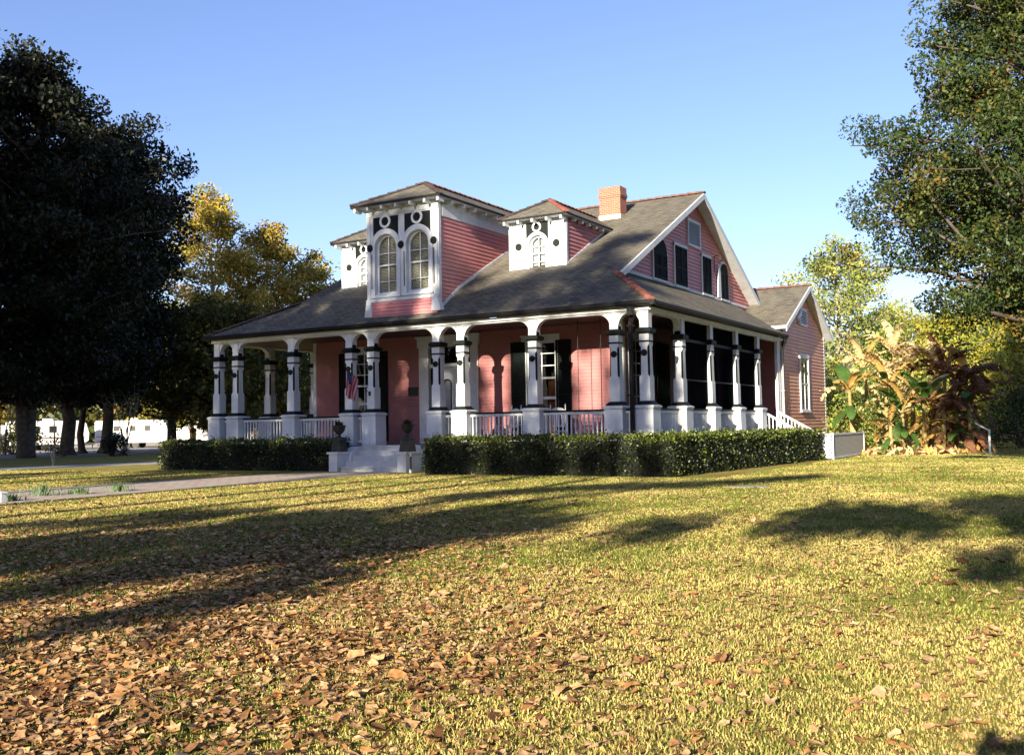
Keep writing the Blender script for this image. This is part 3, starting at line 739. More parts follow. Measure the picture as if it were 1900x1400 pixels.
for xx, nn in ((tx1, 1), (tx0, -1)):
    m = MB()
    for seg in ([(ty, 5.71), (1.45, 6.68), (1.45, 9.2), (ty, 9.2)], [(1.45, 6.68), (6.44, 9.2), (1.45, 9.2)]):
        clapboards(m, seg, lambda u, z, xx=xx: (xx, u, z), (nn, 0, 0), 5.65, 9.2, .148)
        m.face([(xx-.012*nn, u, z) for u, z in seg])
    m.build('clapboard', M_PINK, TW)
m = MB()
for xx, nn in ((tx1, 1), (tx0, -1)):
    xa, xb = sorted((xx-.02*nn, xx+.045*nn))
    m.prism([(ty+.25, 9.2), (6.5, 9.2), (7.5, 9.76), (ty+.25, 9.76)], 'x', xa, xb)
    m.box(xa, xb, ty+.002, ty+.16, 5.75, 9.76)
    for (ya, za), (yb, zb) in (((.12, 5.76), (1.45, 6.68)), ((1.45, 6.68), (6.44, 9.2))):
        m.prism([(ya, za), (yb, zb), (yb, zb+.13), (ya, za+.13)], 'x', xa+.003, xb+.005)
m.build('frieze', M_WHITE, TW)
m = MB(); P, Q = hip_roof(m, -11.66, -7.6, -.42, 9.86, 1.02, 9.6, 9.7)
tr = m.build('roof', [M_SHIN, M_WTRIM, M_GUT], TW)
up = np.array((0, 0, .02))
for p_, q_, m_ in (((-7.6, -.42, 9.87), np.array(P)+up, M_TERRAD), ((-11.66, -.42, 9.87), np.array(P)+up, M_TERRAD), (np.array(P)+up, np.array((P[0], 8.9, P[2]))+up, M_TERRAM)):
    t = MB(); ridge_tiles(t, p_, q_, .10); t.build('ridge_tile', m_, tr)
m = MB()
for x in (-11.5, -10.9, -10.25, -9.6, -8.95, -8.3, -7.72): m.box(x-.045, x+.045, -.38, ty-.04, 9.62, 9.755)
for k in range(9): 
    y = .5+.78*k
    if y < 7: m.box(tx1+.05, -7.64, y-.045, y+.045, 9.62, 9.755); m.box(-11.62, tx0-.05, y-.045, y+.045, 9.62, 9.755)
m.build_each('bracket', M_WHITE, TW)

# --- two dormers
def dormer(xc, lit):
    D = empty('dormer', (0, 0, 0), 0, HOUSE); y = 2.85; x0, x1 = xc-1.18, xc+1.18
    fm = MB(); bk = MB()
    arched_plate(fm, x0, x1, 7.18, 9.16, y, y+.2, [(xc, .35, 8.25, 7.3)])
    arch_trim(fm, bk, xc, y, .35, .475, 8.25, 7.36, .47, 9.09, 8.905, .19, .125)
    for s in (-.8, .8): bk.disc((xc+s, 8.235), .14, 'y', (y-.03, y-.002))
    fm.box(x0-.03, x0+.1, y-.02, y-.001, 7.2, 9.16); fm.box(x1-.1, x1+.03, y-.02, y-.001, 7.2, 9.16)
    fm.build('front_panel', M_WHITE, D); bk.build_each('black_ornament', M_BLACK, D)
    arched_window(D, xc, y, .35, 8.25, 7.3, .15, False, (7.62, 8.2))
    for xx, nn in ((x1, 1), (x0, -1)):
        m = MB()
        clapboards(m, [(y+.1, 7.42), (6.3, 9.14), (y+.1, 9.14)], lambda u, z, xx=xx: (xx, u, z), (nn, 0, 0), 7.3, 9.14, .148)
        m.face([(xx-.012*nn, y, 7.2), (xx-.012*nn, 6.4, 9.16), (xx-.012*nn, y, 9.16)])
        m.build('clapboard', M_PINK, D)
    m = MB()
    for xx, nn in ((x1, 1), (x0, -1)):
        xa, xb = sorted((xx-.02*nn, xx+.04*nn)); m.box(xa, xb, y+.002, y+.13, 7.2, 9.16)
        m.prism([(y+.1, 7.36), (6.35, 9.14), (6.35, 9.27), (y+.1, 7.5)], 'x', xa+.003, xb+.004)
    m.box(x0-.02, x1+.02, y-.06, y-.002, 7.13, 7.2)
    m.build('trim', M_WHITE, D)
    m = MB(); P, Q = hip_roof(m, xc-1.46, xc+1.46, y-.42, 9.25, .86, 8.3, 9.1, .08)
    dr = m.build('roof', [M_SHIN, M_WTRIM, M_GUT], D)
    up = np.array((0, 0, .02))
    for p_, q_, m_ in (((xc+1.46, y-.42, 9.26), np.array(P)+up, M_TERRA), ((xc-1.46, y-.42, 9.26), np.array(P)+up, M_TERRAD), (np.array(P)+up, np.array((P[0], 7.9, P[2]))+up, M_TERRAM)):
        t = MB(); ridge_tiles(t, p_, q_, .09, .32); t.build('ridge_tile', m_, dr)
    m = MB()
    for s in (-1.2, -.6, 0, .6, 1.2): m.box(xc+s-.04, xc+s+.04, y-.40, y-.01, 9.04, 9.165)
    for k in range(6):
        yy = y+.4+.6*k
        if yy < 6.6: m.box(x1+.05, xc+1.43, yy-.035, yy+.035, 9.04, 9.165); m.box(xc-1.43, x0-.05, yy-.035, yy+.035, 9.04, 9.165)
    m.build_each('bracket', M_WHITE, D)
    return D
dormer(-5.45, 1); dormer(-13.62, 1)

# --- chimney
c = MB(); cx_, cy_ = -4.84, 8.37
c.cbox((cx_, cy_), .94, .64, 9.3, 10.92)
for k, (w_, z0_, z1_) in enumerate(((.99, 10.92, 10.99), (1.03, 10.99, 11.06), (.99, 11.06, 11.13), (.96, 11.13, 11.37))): c.cbox((cx_, cy_), w_, w_-.30, z0_, z1_)
CH = c.build('chimney', M_BRICK, HOUSE)
c = MB(); c.cbox((cx_, cy_), 1.0, .70, 9.4, 10.20); c.build('flashing', basic('cement_flashing', (.45, .38, .30), (.6, .52, .42), 4, .9, .3), CH)
c = MB(); c.cbox((cx_, cy_), .6, .34, 11.37, 11.39); c.build('flue', M_DARK, CH)

# --- gable windows, vent, lamp
def gable_shut(y0, y1, z0, z1, arch=False, kind='shutter'):
    e = empty('gable_window', (0, 0, 0), 0, HOUSE); X = RWX+.025
    f = MB()
    f.box(X, X+.05, y0-.11, y0, z0-.1, z1+.1); f.box(X, X+.05, y1, y1+.11, z0-.1, z1+.1); f.box(X, X+.055, y0-.11, y1+.11, z1+.0, z1+.14) if not arch else f.prism([(y0-.11, z1+.02)]+[((y0+y1)/2-(y1-y0+.22)/2*math.cos(t_), z1+(y1-y0+.22)/2*math.sin(t_)) for t_ in np.linspace(0, math.pi, 14)], 'x', X, X+.03)
    f.box(X, X+.09, y0-.14, y1+.14, z0-.16, z0-.08)
    f.build('frame', M_WHITE, e)
    ym = (y0+y1)/2
    shutter('shutter', (y0+ym)/2, (ym-y0)*.98, z0-.08, z1, ('x', X+.02), e); shutter('shutter', (ym+y1)/2, (y1-ym)*.98, z0-.08, z1, ('x', X+.02), e)
    if arch:
        m = MB(); m.prism([(y0, z1-.01)]+[(ym-(y1-y0)/2*math.cos(t_), z1+(y1-y0)/2*math.sin(t_)) for t_ in np.linspace(0, math.pi, 14)], 'x', X+.03, X+.075); m.build('arched_head', M_SHUT, e)
    return e
gable_shut(5.72, 7.0, 7.12, 8.05, True); gable_shut(7.95, 9.2, 7.12, 8.62); gable_shut(11.15, 12.15, 7.12, 8.62); gable_shut(13.5, 14.4, 7.12, 8.2, True)
m = MB(); m.prism([(12.98, 7.05), (13.42, 7.05), (13.36, 8.0), (13.2, 8.55), (13.06, 8.0)], 'x', RWX+.06, RWX+.11); m.build('open_shutter', M_WHITE, HOUSE)
def louvre_vent(X, y0, y1, z0, z1, n):
    e = empty('gable_vent', (0, 0, 0), 0, HOUSE)
    f = MB(); f.box(X, X+.07, y0, y0+.09, z0, z1); f.box(X, X+.07, y1-.09, y1, z0, z1); f.box(X, X+.07, y0+.09, y1-.09, z0, z0+.09); f.box(X, X+.07, y0+.09, y1-.09, z1-.09, z1); f.build('frame', M_WHITE, e)
    s = MB()
    for k in range(n):
        z = z0+.09+(z1-z0-.18)*k/n; h = (z1-z0-.18)/n
        s.face([(X+.06, y0+.09, z), (X+.06, y1-.09, z), (X+.015, y1-.09, z+h*.8), (X+.015, y0+.09, z+h*.8)])
    s.build('slat', M_WHITE, e)
    k = MB(); k.box(X-.002, X+.008, y0+.05, y1-.05, z0+.05, z1-.05); k.build('backing', M_DARK, e)
louvre_vent(RWX+.02, 9.45, 10.95, 8.85, 9.98, 13); louvre_vent(.02, 19.0, 20.3, 6.15, 7.0, 9)
m = MB(); m.tube([(RWX+.02, 12.75, 8.8), (RWX+.25, 12.75, 8.9), (RWX+.32, 12.75, 8.75)], .02, 6); m.lathe((RWX+.32, 12.75, 8.62), [(.03, .16), (.10, .02), (.11, 0)], 10); m.tube([(RWX+.04, 12.75, 8.75), (RWX+.04, 12.75, 8.1)], .015, 6)
m.build('gable_lamp', M_IRON, HOUSE)
# wing window
e = empty('window', (0, 0, 0), 0, HOUSE); X = .025; f = MB()
y0, y1, z0, z1 = 18.85, 20.25, 2.05, 4.6
f.box(X, X+.06, y0-.14, y0, z0, z1); f.box(X, X+.06, y1, y1+.14, z0, z1); f.box(X, X+.07, y0-.2, y1+.2, z1, z1+.18); f.box(X, X+.1, y0-.2, y1+.2, z0-.1, z0)
f.build('frame', M_WHITE, e)
s = MB(); zm = 3.3
for yy in (y0, (y0+y1)/2-.02, y1-.05): s.box(X+.005, X+.04, yy, yy+.05, z0, z1)
for z in (z0, zm, z1-.05): s.box(X+.004, X+.043, y0, y1, z, z+.06)
s.build('sash', M_WHITE, e)
g = MB(); g.face([(X+.02, y0, z0), (X+.02, y1, z0), (X+.02, y1, z1), (X+.02, y0, z1)]); g.build('pane', M_GLASS, e)
g = MB(); g.face([(X+.004, y0, z0), (X+.004, y1, z0), (X+.004, y1, zm), (X+.004, y0, zm)]); g.build('curtain', M_LACE, e)
g = MB(); g.face([(X+.003, y0, zm), (X+.003, y1, zm), (X+.003, y1, z1), (X+.003, y0, z1)]); g.build('shade_fill', M_DARK, e)  # dark sheet on the solid wall stands in for room shade

# --- front steps with piers and scrolled cheek walls
ST = empty('front_steps', (0, 0, 0), 0, HOUSE)
s = MB()
for k in range(5):
    y0 = -1.95+.31*k
    s.box(-10.95, -8.40, y0, -.36, .18*k if k else 0, .18*(k+1) - (.002 if k == 4 else 0)); s.box(-10.97, -8.38, y0-.03, y0+.02, .18*(k+1)-.045, .18*(k+1)+.002)
s.build('tread', M_WTRIM, ST)
for x0, x1 in ((-11.38, -11.0), (-8.36, -7.98)):
    s = MB(); s.box(x0, x1, -2.08, -1.15, 0, .62); s.frustum(((x0+x1)/2, -1.615), .62, .70, x1-x0+.12, x1-x0+.12, 0, 1.05, 1.05); s.build('pier', M_WHITE, ST, bevel=.012)
    cy, cz, rr = -.95, .35, .52
    s = MB(); s.prism([(-1.6, 0), (-.37, 0), (-.37, .87)]+[(cy+rr*math.cos(t_), cz+rr*math.sin(t_)) for t_ in np.linspace(R(90), R(180), 12)]+[(-1.6, .35)], 'x', x0+.16 if x0 < -10 else x0-.1, x1+.12 if x0 < -10 else x1-.16)
    s.build('scrolled_cheek', M_WHITE, ST)
# --- side stair down from the right porch
SS = empty('side_stair', (0, 0, 0), 0, HOUSE)
s = MB()
for k in range(5): s.box(.35, .35+.30*(5-k), 12.35, 14.6, .15*k, .15*(k+1))
s.build('tread', M_WTRIM, SS)
for y in (12.3, 14.65):
    s = MB(); s.prism([(.1, 1.9), (2.0, .82), (2.0, .92), (.1, 2.0)], 'y', y-.04, y+.04); s.prism([(.1, 1.15), (2.0, .1), (2.0, .18), (.1, 1.23)], 'y', y-.03, y+.03)
    for k in range(12):
        x = .2+.155*k; zz = 1.9-.568*(x-.1); s.box(x-.02, x+.02, y-.02, y+.02, zz-.73, zz)
    s.box(1.96, 2.08, y-.06, y+.06, 0, 1.05)
    s.build('stair_rail', M_WHITE, SS)
# ---------------------------------------------------------------- things on and round the porch
def flag():
    e = empty('flag', (-11, -.1, 2.81)); tag(e, 'red and white striped flag hanging limp from a pole on a porch column', 'flag')
    p = MB(); p.tube([(0, -.09, 0), (0, -1.5, .95)], .014, 8); p.lathe((0, -1.5, .94), [(0, 0), (.025, .01), (.03, .03), (.02, .055), (0, .06)], 10); p.box(-.04, .04, -.12, -.07, -.08, .08)
    p.build('pole', M_IRON, e)
    red = basic('flag_red', (.36, .012, .03), (.44, .02, .04), 5, .8, .1); wh = basic('flag_white_shaded', (.42, .30, .31), (.5, .36, .37), 5, .8, .1); bl = basic('flag_blue', (.012, .02, .10), (.02, .03, .14), 5, .8, .1)  # white stripes toned dark pink for shade and light through the cloth
    nu, nv = 26, 26
    def P(u, v):
        a = .52+.95*u*.5
        y0, z0 = -1.5*(.50+.46*u), .95*(.50+.46*u)
        fall = 1.02*v
        mid = -1.5*.80
        k = 1-.42*min(1, v*1.3)
        y = mid+(y0-mid)*k-.10*v
        return (.055*math.sin(u*15+v*2)*min(1, v*2.5)+.03*math.sin(u*6+1), y, z0-fall*(.75+.25*u)+.02*math.sin(u*9))
    V = [P(i/nu, j/nv) for j in range(nv+1) for i in range(nu+1)]
    F = []; Mi = []
    for j in range(nv):
        for i in range(nu):
            a = j*(nu+1)+i; F.append((a, a+1, a+nu+2, a+nu+1))
            st = i//2
            Mi.append(2 if (st >= 6 and j < nv*.4) else (0 if st % 2 == 0 else 1))
    o = fast_mesh('cloth', V, F, [red, wh, bl], Mi, e, True)
    stars = MB()
    for r_ in range(9):
        for k in range(6 if r_ % 2 == 0 else 5):
            u = .50+.46*(r_+.5)/9; v = .025+.36*((k+.5 if r_ % 2 == 0 else k+1)/6)
            c = np.array(P(u, v)); tu = np.array(P(u+.01, v))-c; tv = np.array(P(u, v+.01))-c; n = np.cross(tu, tv); n /= np.linalg.norm(n)+1e-9; tu /= np.linalg.norm(tu)+1e-9; tv = np.cross(n, tu)
            for sd in (-1, 1):
                stars.face([c+n*.004*sd+.016*(tu*math.cos(t_)+tv*math.sin(t_))*(1 if q % 2 == 0 else .42) for q, t_ in enumerate(np.linspace(0, 2*math.pi, 11)[:-1])])
    stars.build('stars', wh, o)
flag()
p = MB(); p.box(-11.38, -10.93, FWY-.045, FWY-.022, 2.80, 3.12); e = p.build('plaque', M_IRON); tag(e, 'dark bronze plaque on the pink wall left of the front door', 'plaque')
p = MB()
for a_ in (((-11.39, -10.92), (2.79, 2.815)), ((-11.39, -10.92), (3.105, 3.13)), ((-11.39, -11.365), (2.815, 3.105)), ((-10.945, -10.92), (2.815, 3.105))):
    p.box(a_[0][0], a_[0][1], FWY-.055, FWY-.024, a_[1][0], a_[1][1])
p.build('rim', basic('bronze_edge', (.06, .04, .02), (.1, .07, .035), 5, .4, .1, metal=.7), e)

def rocking_chair(loc, rz, label):
    e = empty('rocking_chair', loc, rz); tag(e, label, 'rocking chair', 'white rocking chairs on the front porch')
    m = MB()                                                    # faces -y
    m.prism([(-.26, .40), (.24, .36), (.24, .39), (-.26, .43)], 'x', -.26, .26); m.build('seat', M_WOODW, e)
    b = MB()
    for x in (-.26, .26):
        b.tube([(x, .22, .36), (x, .42, 1.24)], .02, 8); b.tube([(x, .42, 1.24), (x, .43, 1.34)], [.024, .008], 8)
    b.prism([(-.25, 1.06), (.25, 1.06), (.25, 1.12), (.16, 1.19), (0, 1.22), (-.16, 1.19), (-.25, 1.12)], 'y', .375, .40)
    b.box(-.25, .25, .27, .295, .55, .61)
    for k in range(6):
        x = -.2+.08*k; b.prism([(.28, .58), (.385, 1.08), (.40, 1.08), (.295, .58)], 'x', x-.018, x+.018)
    b.build('backrest', M_WOODW, e)
    for x in (-.29, .29):
        a = MB(); a.box(x-.045, x+.045, -.30, .31, .62, .645); a.tube([(x, -.24, .40), (x, -.24, .62)], .016, 8); a.build('armrest', M_WOODW, e)
    for x in (-.25, .25):
        for y in (-.22, .2):
            l = MB(); l.tube([(x, y, .39), (x, y*1.12, .07)], .02, 8); l.build('leg', M_WOODW, e)
        r = MB(); r.tube([(x, -.50+.1*k, .035+.0016*(abs(k-5))**2.2) for k in range(12)], .022, 6); r.build('rocker', M_WOODW, e)
    s = MB()
    for z in (.16, .26): s.tube([(-.25, -.235, z), (.25, -.235, z)], .012, 6)
    for x in (-.25, .25): s.tube([(x, -.235, .2), (x, .21, .2)], .012, 6)
    s.build('stretcher', M_WOODW, e)
    e.scale = (1.0, 1, 1.02)
rocking_chair((-5.74, .95, ZF), R(-20), 'white wooden rocking chair facing out beside the lit pink wall, nearer the front door')
rocking_chair((-3.82, 1.15, ZF), R(28), 'white wooden rocking chair in shade behind the rail, nearer the porch swing')

e = empty('porch_swing', (-2.75, 1.5, ZF)); tag(e, 'pink painted porch swing hanging on chains from the porch ceiling', 'porch swing')
M_SWING = basic('pink_swing_paint', (.55, .22, .24), (.66, .3, .31), 4, .55, .1)
m = MB()
for k in range(6): m.box(-.42, .42, -.26+.085*k, -.19+.085*k, .44, .465)
m.box(-.42, .42, -.27, -.24, .36, .44); m.box(-.42, .42, .22, .25, .36, .44); m.build('seat', M_SWING, e)
m = MB()
for k in range(4): m.prism([(.25+.03*k, .52+.13*k), (.275+.03*k, .52+.13*k), (.30+.03*k, .62+.13*k), (.275+.03*k, .62+.13*k)], 'x', -.42, .42)
m.box(-.42, -.38, .23, .37, .44, 1.0); m.box(.38, .42, .23, .37, .44, 1.0); m.build('backrest', M_SWING, e)
for x in (-.44, .44):
    m = MB(); m.box(x-.03, x+.03, -.26, .30, .68, .70); m.box(x-.02, x+.02, -.24, -.20, .44, .68); m.build('armrest', M_SWING, e)
    m = MB(); L = 4.22
    m.tube([(x, -.22, .46), (x, .02, 1.1)], .012, 5); m.tube([(x, .26, .50), (x, .02, 1.1)], .012, 5); m.tube([(x, .02, 1.1), (x, .02, L+.04)], .014, 6)
    m.build('chain', M_IRON, e)

def urn(loc, label, mat_p):
    e = empty('planter_urn', loc); tag(e, label, 'planter', 'planter urns on the step piers')
    m = MB(); m.frustum((0, 0), 0, .42, .42, .34); m.frustum((0, 0), .42, .46, .46, .40); m.frustum((0, 0), .46, .52, .36, .26); m.build('pedestal', mat_p, e)
    m = MB(); m.lathe((0, 0, .52), [(.02, 0), (.09, 0), (.07, .04), (.05, .08), (.12, .14), (.20, .24), (.22, .36), (.25, .40), (.25, .42), (.20, .42), (.18, .36)], 18); m.build('bowl', M_IRON, e, smooth=True)
    V = []; F = []
    for k in range(60):
        a = RNG.uniform(0, 2*math.pi); r = RNG.uniform(.02, .20); t = RNG.uniform(.05, .26); d = np.array((math.cos(a), math.sin(a), 0)); s = np.array((-d[1], d[0], 0))
        b0 = np.array((0, 0, .88))+d*r*.6; tip = b0+d*r*.6+np.array((0, 0, t)); n = len(V)
        V += [b0-s*.02, b0+s*.02, (b0+tip)/2+s*.045, tip, (b0+tip)/2-s*.045]; F.append((n, n+1, n+2, n+4)); F.append((n+2, n+3, n+4, n+4))
    m = MB()
    for f_ in F: m.face([V[i] for i in dict.fromkeys(f_)])
    m.build('plant', L_OAK[1], e)
urn((-8.17, -1.72, .70), 'dark urn with plant on tapered black pedestal, on the pier right of the front steps', M_IRON)
urn((-11.19, -1.72, .70), 'dark urn with plant on mossy green pedestal, on the pier left of the front steps', M_URNG)
m = MB(); m.tube([(-7.62, -2.3, 0), (-7.62, -2.3, .55)], .03, 8, 0); m.tube([(-7.62, -2.3, .55), (-7.62, -2.3, .68)], .04, 8, 1); m.box(-7.66, -7.58, -2.34, -2.26, 0, .12, 1)
e = m.build('path_light', [M_IRON, M_WHITE]); tag(e, 'short dark garden light with white cap beside the right step pier', 'garden light')

# ---------------------------------------------------------------- garden enclosure by the wing
e = empty('lattice_fence', (2.6, 10.75, 0)); tag(e, 'low fence with white lattice end and grey mesh side beyond the hedge', 'fence')
m = MB(); w_, h_ = .72, 1.02
for x in (0, w_-.05): m.box(x, x+.05, -.025, .025, 0, h_+.03)
m.box(.05, w_-.05, -.02, .02, h_-.05, h_); m.box(.05, w_-.05, -.02, .02, .04, .09)
m.build('lattice_frame', M_WHITE, e)
m = MB(); m.box(.05, w_-.05, .06, .07, .05, h_-.05); m.build('shade_board', M_DARK, e)  # dark sheet added as the shade behind the lattice holes
m = MB(); st = .165
def strip(mb, c, sgn, y, hw=.034):
    pts = []
    for x in np.linspace(.05, w_-.05, 40):
        z = .09+(c+sgn*(x-.05))
        if .09 <= z <= h_-.05: pts.append((x, z))
    if len(pts) > 1:
        (xa, za), (xb, zb) = pts[0], pts[-1]; d = hw*.707
        mb.prism([(xa-d, za+d*sgn), (xa+d, za-d*sgn), (xb+d, zb-d*sgn), (xb-d, zb+d*sgn)], 'y', y-.006, y+.006)
for k in range(-6, 12): strip(m, k*st, 1, -.008); strip(m, k*st, -1, .006)
m.build('lattice', M_WHITE, e)
def weave_mat():
    m, nt, b = new_mat('grey_wire_mesh'); uv = coords(nt, 'UV')
    br = nt.nodes.new('ShaderNodeTexBrick'); nt.links.new(uv, br.inputs['Vector']); br.inputs['Scale'].default_value = 1; br.inputs['Brick Width'].default_value = .16; br.inputs['Row Height'].default_value = .05; br.inputs['Mortar Size'].default_value = .012
    br.inputs['Color1'].default_value = (.20, .19, .165, 1); br.inputs['Color2'].default_value = (.27, .26, .22, 1); br.inputs['Mortar'].default_value = (.48, .47, .43, 1)
    nt.links.new(br.outputs[0], b.inputs['Base Color']); b.inputs['Roughness'].default_value = .8
    h = nt.nodes.new('ShaderNodeRGBToBW'); nt.links.new(br.outputs[0], h.inputs[0]); bump(nt, b, h.outputs[0], .8, .02)
    return m
m = MB(); m.box(.66, .685, .05, 5.9, .1, .95); m.build('mesh_panel', weave_mat(), e)
m = MB(); m.box(.64, .71, .03, 6.0, .95, 1.02); m.box(.645, .705, .03, 6.0, .03, .1); m.box(.635, .715, 5.9, 6.0, 0, 1.03); m.build('mesh_frame', M_WTRIM, e)
m = MB(); m.tube([(2.45, 10.5, 0), (2.45, 10.5, 1.2)], .07, 4); e = m.build('hedge_post', M_WHITE); tag(e, 'white square post where the hedge ends at the lattice', 'post')

# ---------------------------------------------------------------- ground, paths, road
def ground_mat():
    m, nt, b = new_mat('autumn_lawn'); co = coords(nt)
    big = noise(nt, .16, 4, .6, co); mid = noise(nt, .9, 5, .65, co); fine = noise(nt, 14, 5, .75, co); vf = noise(nt, 70, 3, .7, co)
    g = ramp(nt, math_n(nt, 'ADD', math_n(nt, 'MULTIPLY', fine, .6), math_n(nt, 'MULTIPLY', vf, .4)), [(.36, (.15, .135, .028)), (.5, (.36, .31, .08)), (.62, (.52, .44, .155))])
    green = ramp(nt, fine, [(.35, (.11, .135, .02)), (.65, (.31, .31, .055))])
    c = mixc(nt, ramp(nt, big, [(.42, (0, 0, 0)), (.62, (.55, .55, .55))]), g, green)
    leaf = ramp(nt, math_n(nt, 'ADD', math_n(nt, 'MULTIPLY', mid, .55), math_n(nt, 'MULTIPLY', fine, .45)), [(.50, (0, 0, 0)), (.58, (.85, .85, .85))])
    c = mixc(nt, leaf, c, ramp(nt, vf, [(.35, (.17, .085, .035)), (.65, (.36, .21, .09))]))
    nt.links.new(c, b.inputs['Base Color']); b.inputs['Roughness'].default_value = .95; b.inputs['Specular IOR Level'].default_value = .1
    bump(nt, b, math_n(nt, 'ADD', fine, math_n(nt, 'MULTIPLY', vf, .6)), 1.0, .07)
    return m
m = MB(); m.face([(-700, -300, 0), (500, -300, 0), (500, 900, 0), (-700, 900, 0)]); o = m.build('lawn', ground_mat()); tag(o, kind='structure')
def sheet(name, pts, z, mat):
    m = MB(); m.face([(x, y, z) for x, y in pts]); o = m.build(name, mat); tag(o, kind='structure'); return o
sheet('brick_path', [(-8.15, -2.3), (-11.3, -2.3), (-12.2, -5), (-12.75, -9), (-12.75, -14), (-12.9, -32), (-8.0, -32), (-8.05, -16), (-8.5, -11), (-8.3, -5)], .006, M_BRICKP)
M_ROAD = basic('grey_road', (.20, .19, .185), (.32, .305, .29), .6, .9, .3, 14)
L0, L1 = along(-250, 70), along(420, 66)
def band(name, d0, d1, pxa, pxb, z, mat):
    n = 14; a = [along(pxa+(pxb-pxa)*k/n, d0(k/n)) for k in range(n+1)]; b = [along(pxa+(pxb-pxa)*k/n, d1(k/n)) for k in range(n+1)]
    return sheet(name, a+b[::-1], z, mat)
band('road', lambda t: 62+22*t, lambda t: 96+30*t, -420, 460, .006, M_ROAD)
band('gravel_lot', lambda t: 105+30*t, lambda t: 200, -420, 460, .008, basic('gravel_lot_surface', (.34, .31, .26), (.5, .46, .40), .4, .95, .3, 10))
band('footpath', lambda t: 45+7*t, lambda t: 47.2+8.6*t, -420, 345, .007, M_CONC)
m = MB(); m.prism([(4.85, -7.0), (5.15, -6.6), (5.75, -6.6), (5.8, -7.0), (5.3, -7.2)], 'z', .0, .018); o = m.build('stone_slab', M_ROAD); tag(o, 'flat grey stone slab lying in the lawn in front of the hedge corner', 'stone slab')

# ---------------------------------------------------------------- far things at left: trailers, car, tables
def travel_trailer(px, dist, rz, L, label, grey_front=True):
    x, y = along(px, dist); e = empty('travel_trailer', (x, y, 0), rz); tag(e, label, 'trailer', 'white travel trailers parked beyond the oaks')
    m = MB(); P = [(-L/2, .55), (L/2-.5, .55), (L/2, .9), (L/2+.05, 1.6), (L/2-.25, 2.6), (L/2-.6, 2.85), (-L/2+.15, 2.85), (-L/2, 2.7)]
    m.prism(P, 'y', -1.2, 1.2); m.build('body', basic('trailer_white', (.72, .72, .71), (.8, .8, .79), .5, .35, .02), e, bevel=.04)
    if grey_front: m = MB(); m.prism([(L/2-1.6, .9), (L/2-.02, .95), (L/2+.03, 1.6), (L/2-.28, 2.55), (L/2-1.2, 2.6)], 'y', -1.215, -1.202); m.build('front_panel', basic('trailer_grey', (.30, .33, .36), (.42, .44, .46), 1, .4, .02), e)
    for a in (-L*.2, L*.02, L*.22):
        m = MB(); m.box(a-.3, a+.3, -1.225, -1.202, 1.75, 2.3); m.box(a-.34, a+.34, -1.215, -1.201, 1.71, 2.34, 1); m.build('window', [M_IRON, M_METAL], e)
    m = MB(); m.box(-L*.4, -L*.4+.6, -1.22, -1.202, .75, 2.5); m.build('door', M_WTRIM, e)
    m = MB(); m.box(-L/2+.1, L/2-.4, -1.21, -1.2, 1.15, 1.25); m.build('stripe', M_METAL, e)
    for a in (-.5, .4):
        w = MB(); w.disc((a, .36), .36, 'y', (-1.15, -.9), 18); w.build('wheel', M_IRON, e); w = MB(); w.disc((a, .36), .36, 'y', (.9, 1.15), 18); w.build('wheel', M_IRON, e)
    m = MB(); m.tube([(L/2-.4, -.4, .5), (L/2+.9, 0, .48)], .05, 6); m.tube([(L/2-.4, .4, .5), (L/2+.9, 0, .48)], .05, 6); m.tube([(L/2+.7, 0, .5), (L/2+.7, 0, 0)], .04, 6); m.build('hitch', M_IRON, e)
    m = MB(); m.box(-.4, .4, -.35, .35, 2.85, 3.08); m.build('roof_unit', M_WTRIM, e)
travel_trailer(250, 112, R(33), 7.4, 'white travel trailer with grey front corner parked between dark trunks')
travel_trailer(88, 108, R(70), 7.0, 'white trailer seen end-on just right of the forked trunk', False)
travel_trailer(385, 128, R(25), 8.5, 'white trailer behind the red picnic table at the porch end', False)
travel_trailer(20, 150, R(25), 9.0, 'white trailer farthest left beyond the blue car', False)
x, y = along(18, 112); e = empty('parked_car', (x, y, 0), R(30)); tag(e, 'blue sport utility car parked at far left by a leafless shrub', 'car')
m = MB(); m.prism([(-2.3, .35), (2.3, .35), (2.35, .85), (1.4, 1.0), (.7, 1.65), (-1.9, 1.7), (-2.3, 1.0)], 'y', -.9, .9); m.build('body', basic('car_blue', (.04, .09, .22), (.05, .11, .26), 1, .25, .02), e, bevel=.05)
m = MB(); m.prism([(1.15, 1.05), (.62, 1.55), (-1.75, 1.58), (-1.9, 1.05)], 'y', -.912, -.902); m.build('side_window', M_IRON, e)
for a in (-1.4, 1.4):
    w = MB(); w.disc((a, .34), .34, 'y', (-.93, -.7), 18); w.build('wheel', M_IRON, e); w = MB(); w.disc((a, .34), .34, 'y', (.7, .93), 18); w.build('wheel', M_IRON, e)
def picnic_table(px, dist, rz, label, mat, cnt='picnic table'):
    x, y = along(px, dist); e = empty('picnic_table', (x, y, 0), rz); tag(e, label, cnt)
    m = MB()
    for k in range(5): m.box(-.9, .9, -.36+.15*k, -.23+.15*k, .72, .76)
    m.build('tabletop', mat, e)
    for yy in (-.72, .72):
        m = MB(); m.box(-.9, .9, yy-.13, yy-.005, .42, .46); m.box(-.9, .9, yy+.005, yy+.13, .42, .46); m.build('bench', mat, e)
    for xx in (-.6, .6):
        for s in (-1, 1):
            m = MB(); m.prism([(s*.12, .72), (s*.22, .72), (s*.68, 0), (s*.58, 0)], 'x', xx-.03, xx+.03); m.build('leg', mat, e)
        m = MB(); m.box(xx+.035, xx+.075, -.8, .8, .36, .42); m.build('crossbar', mat, e)
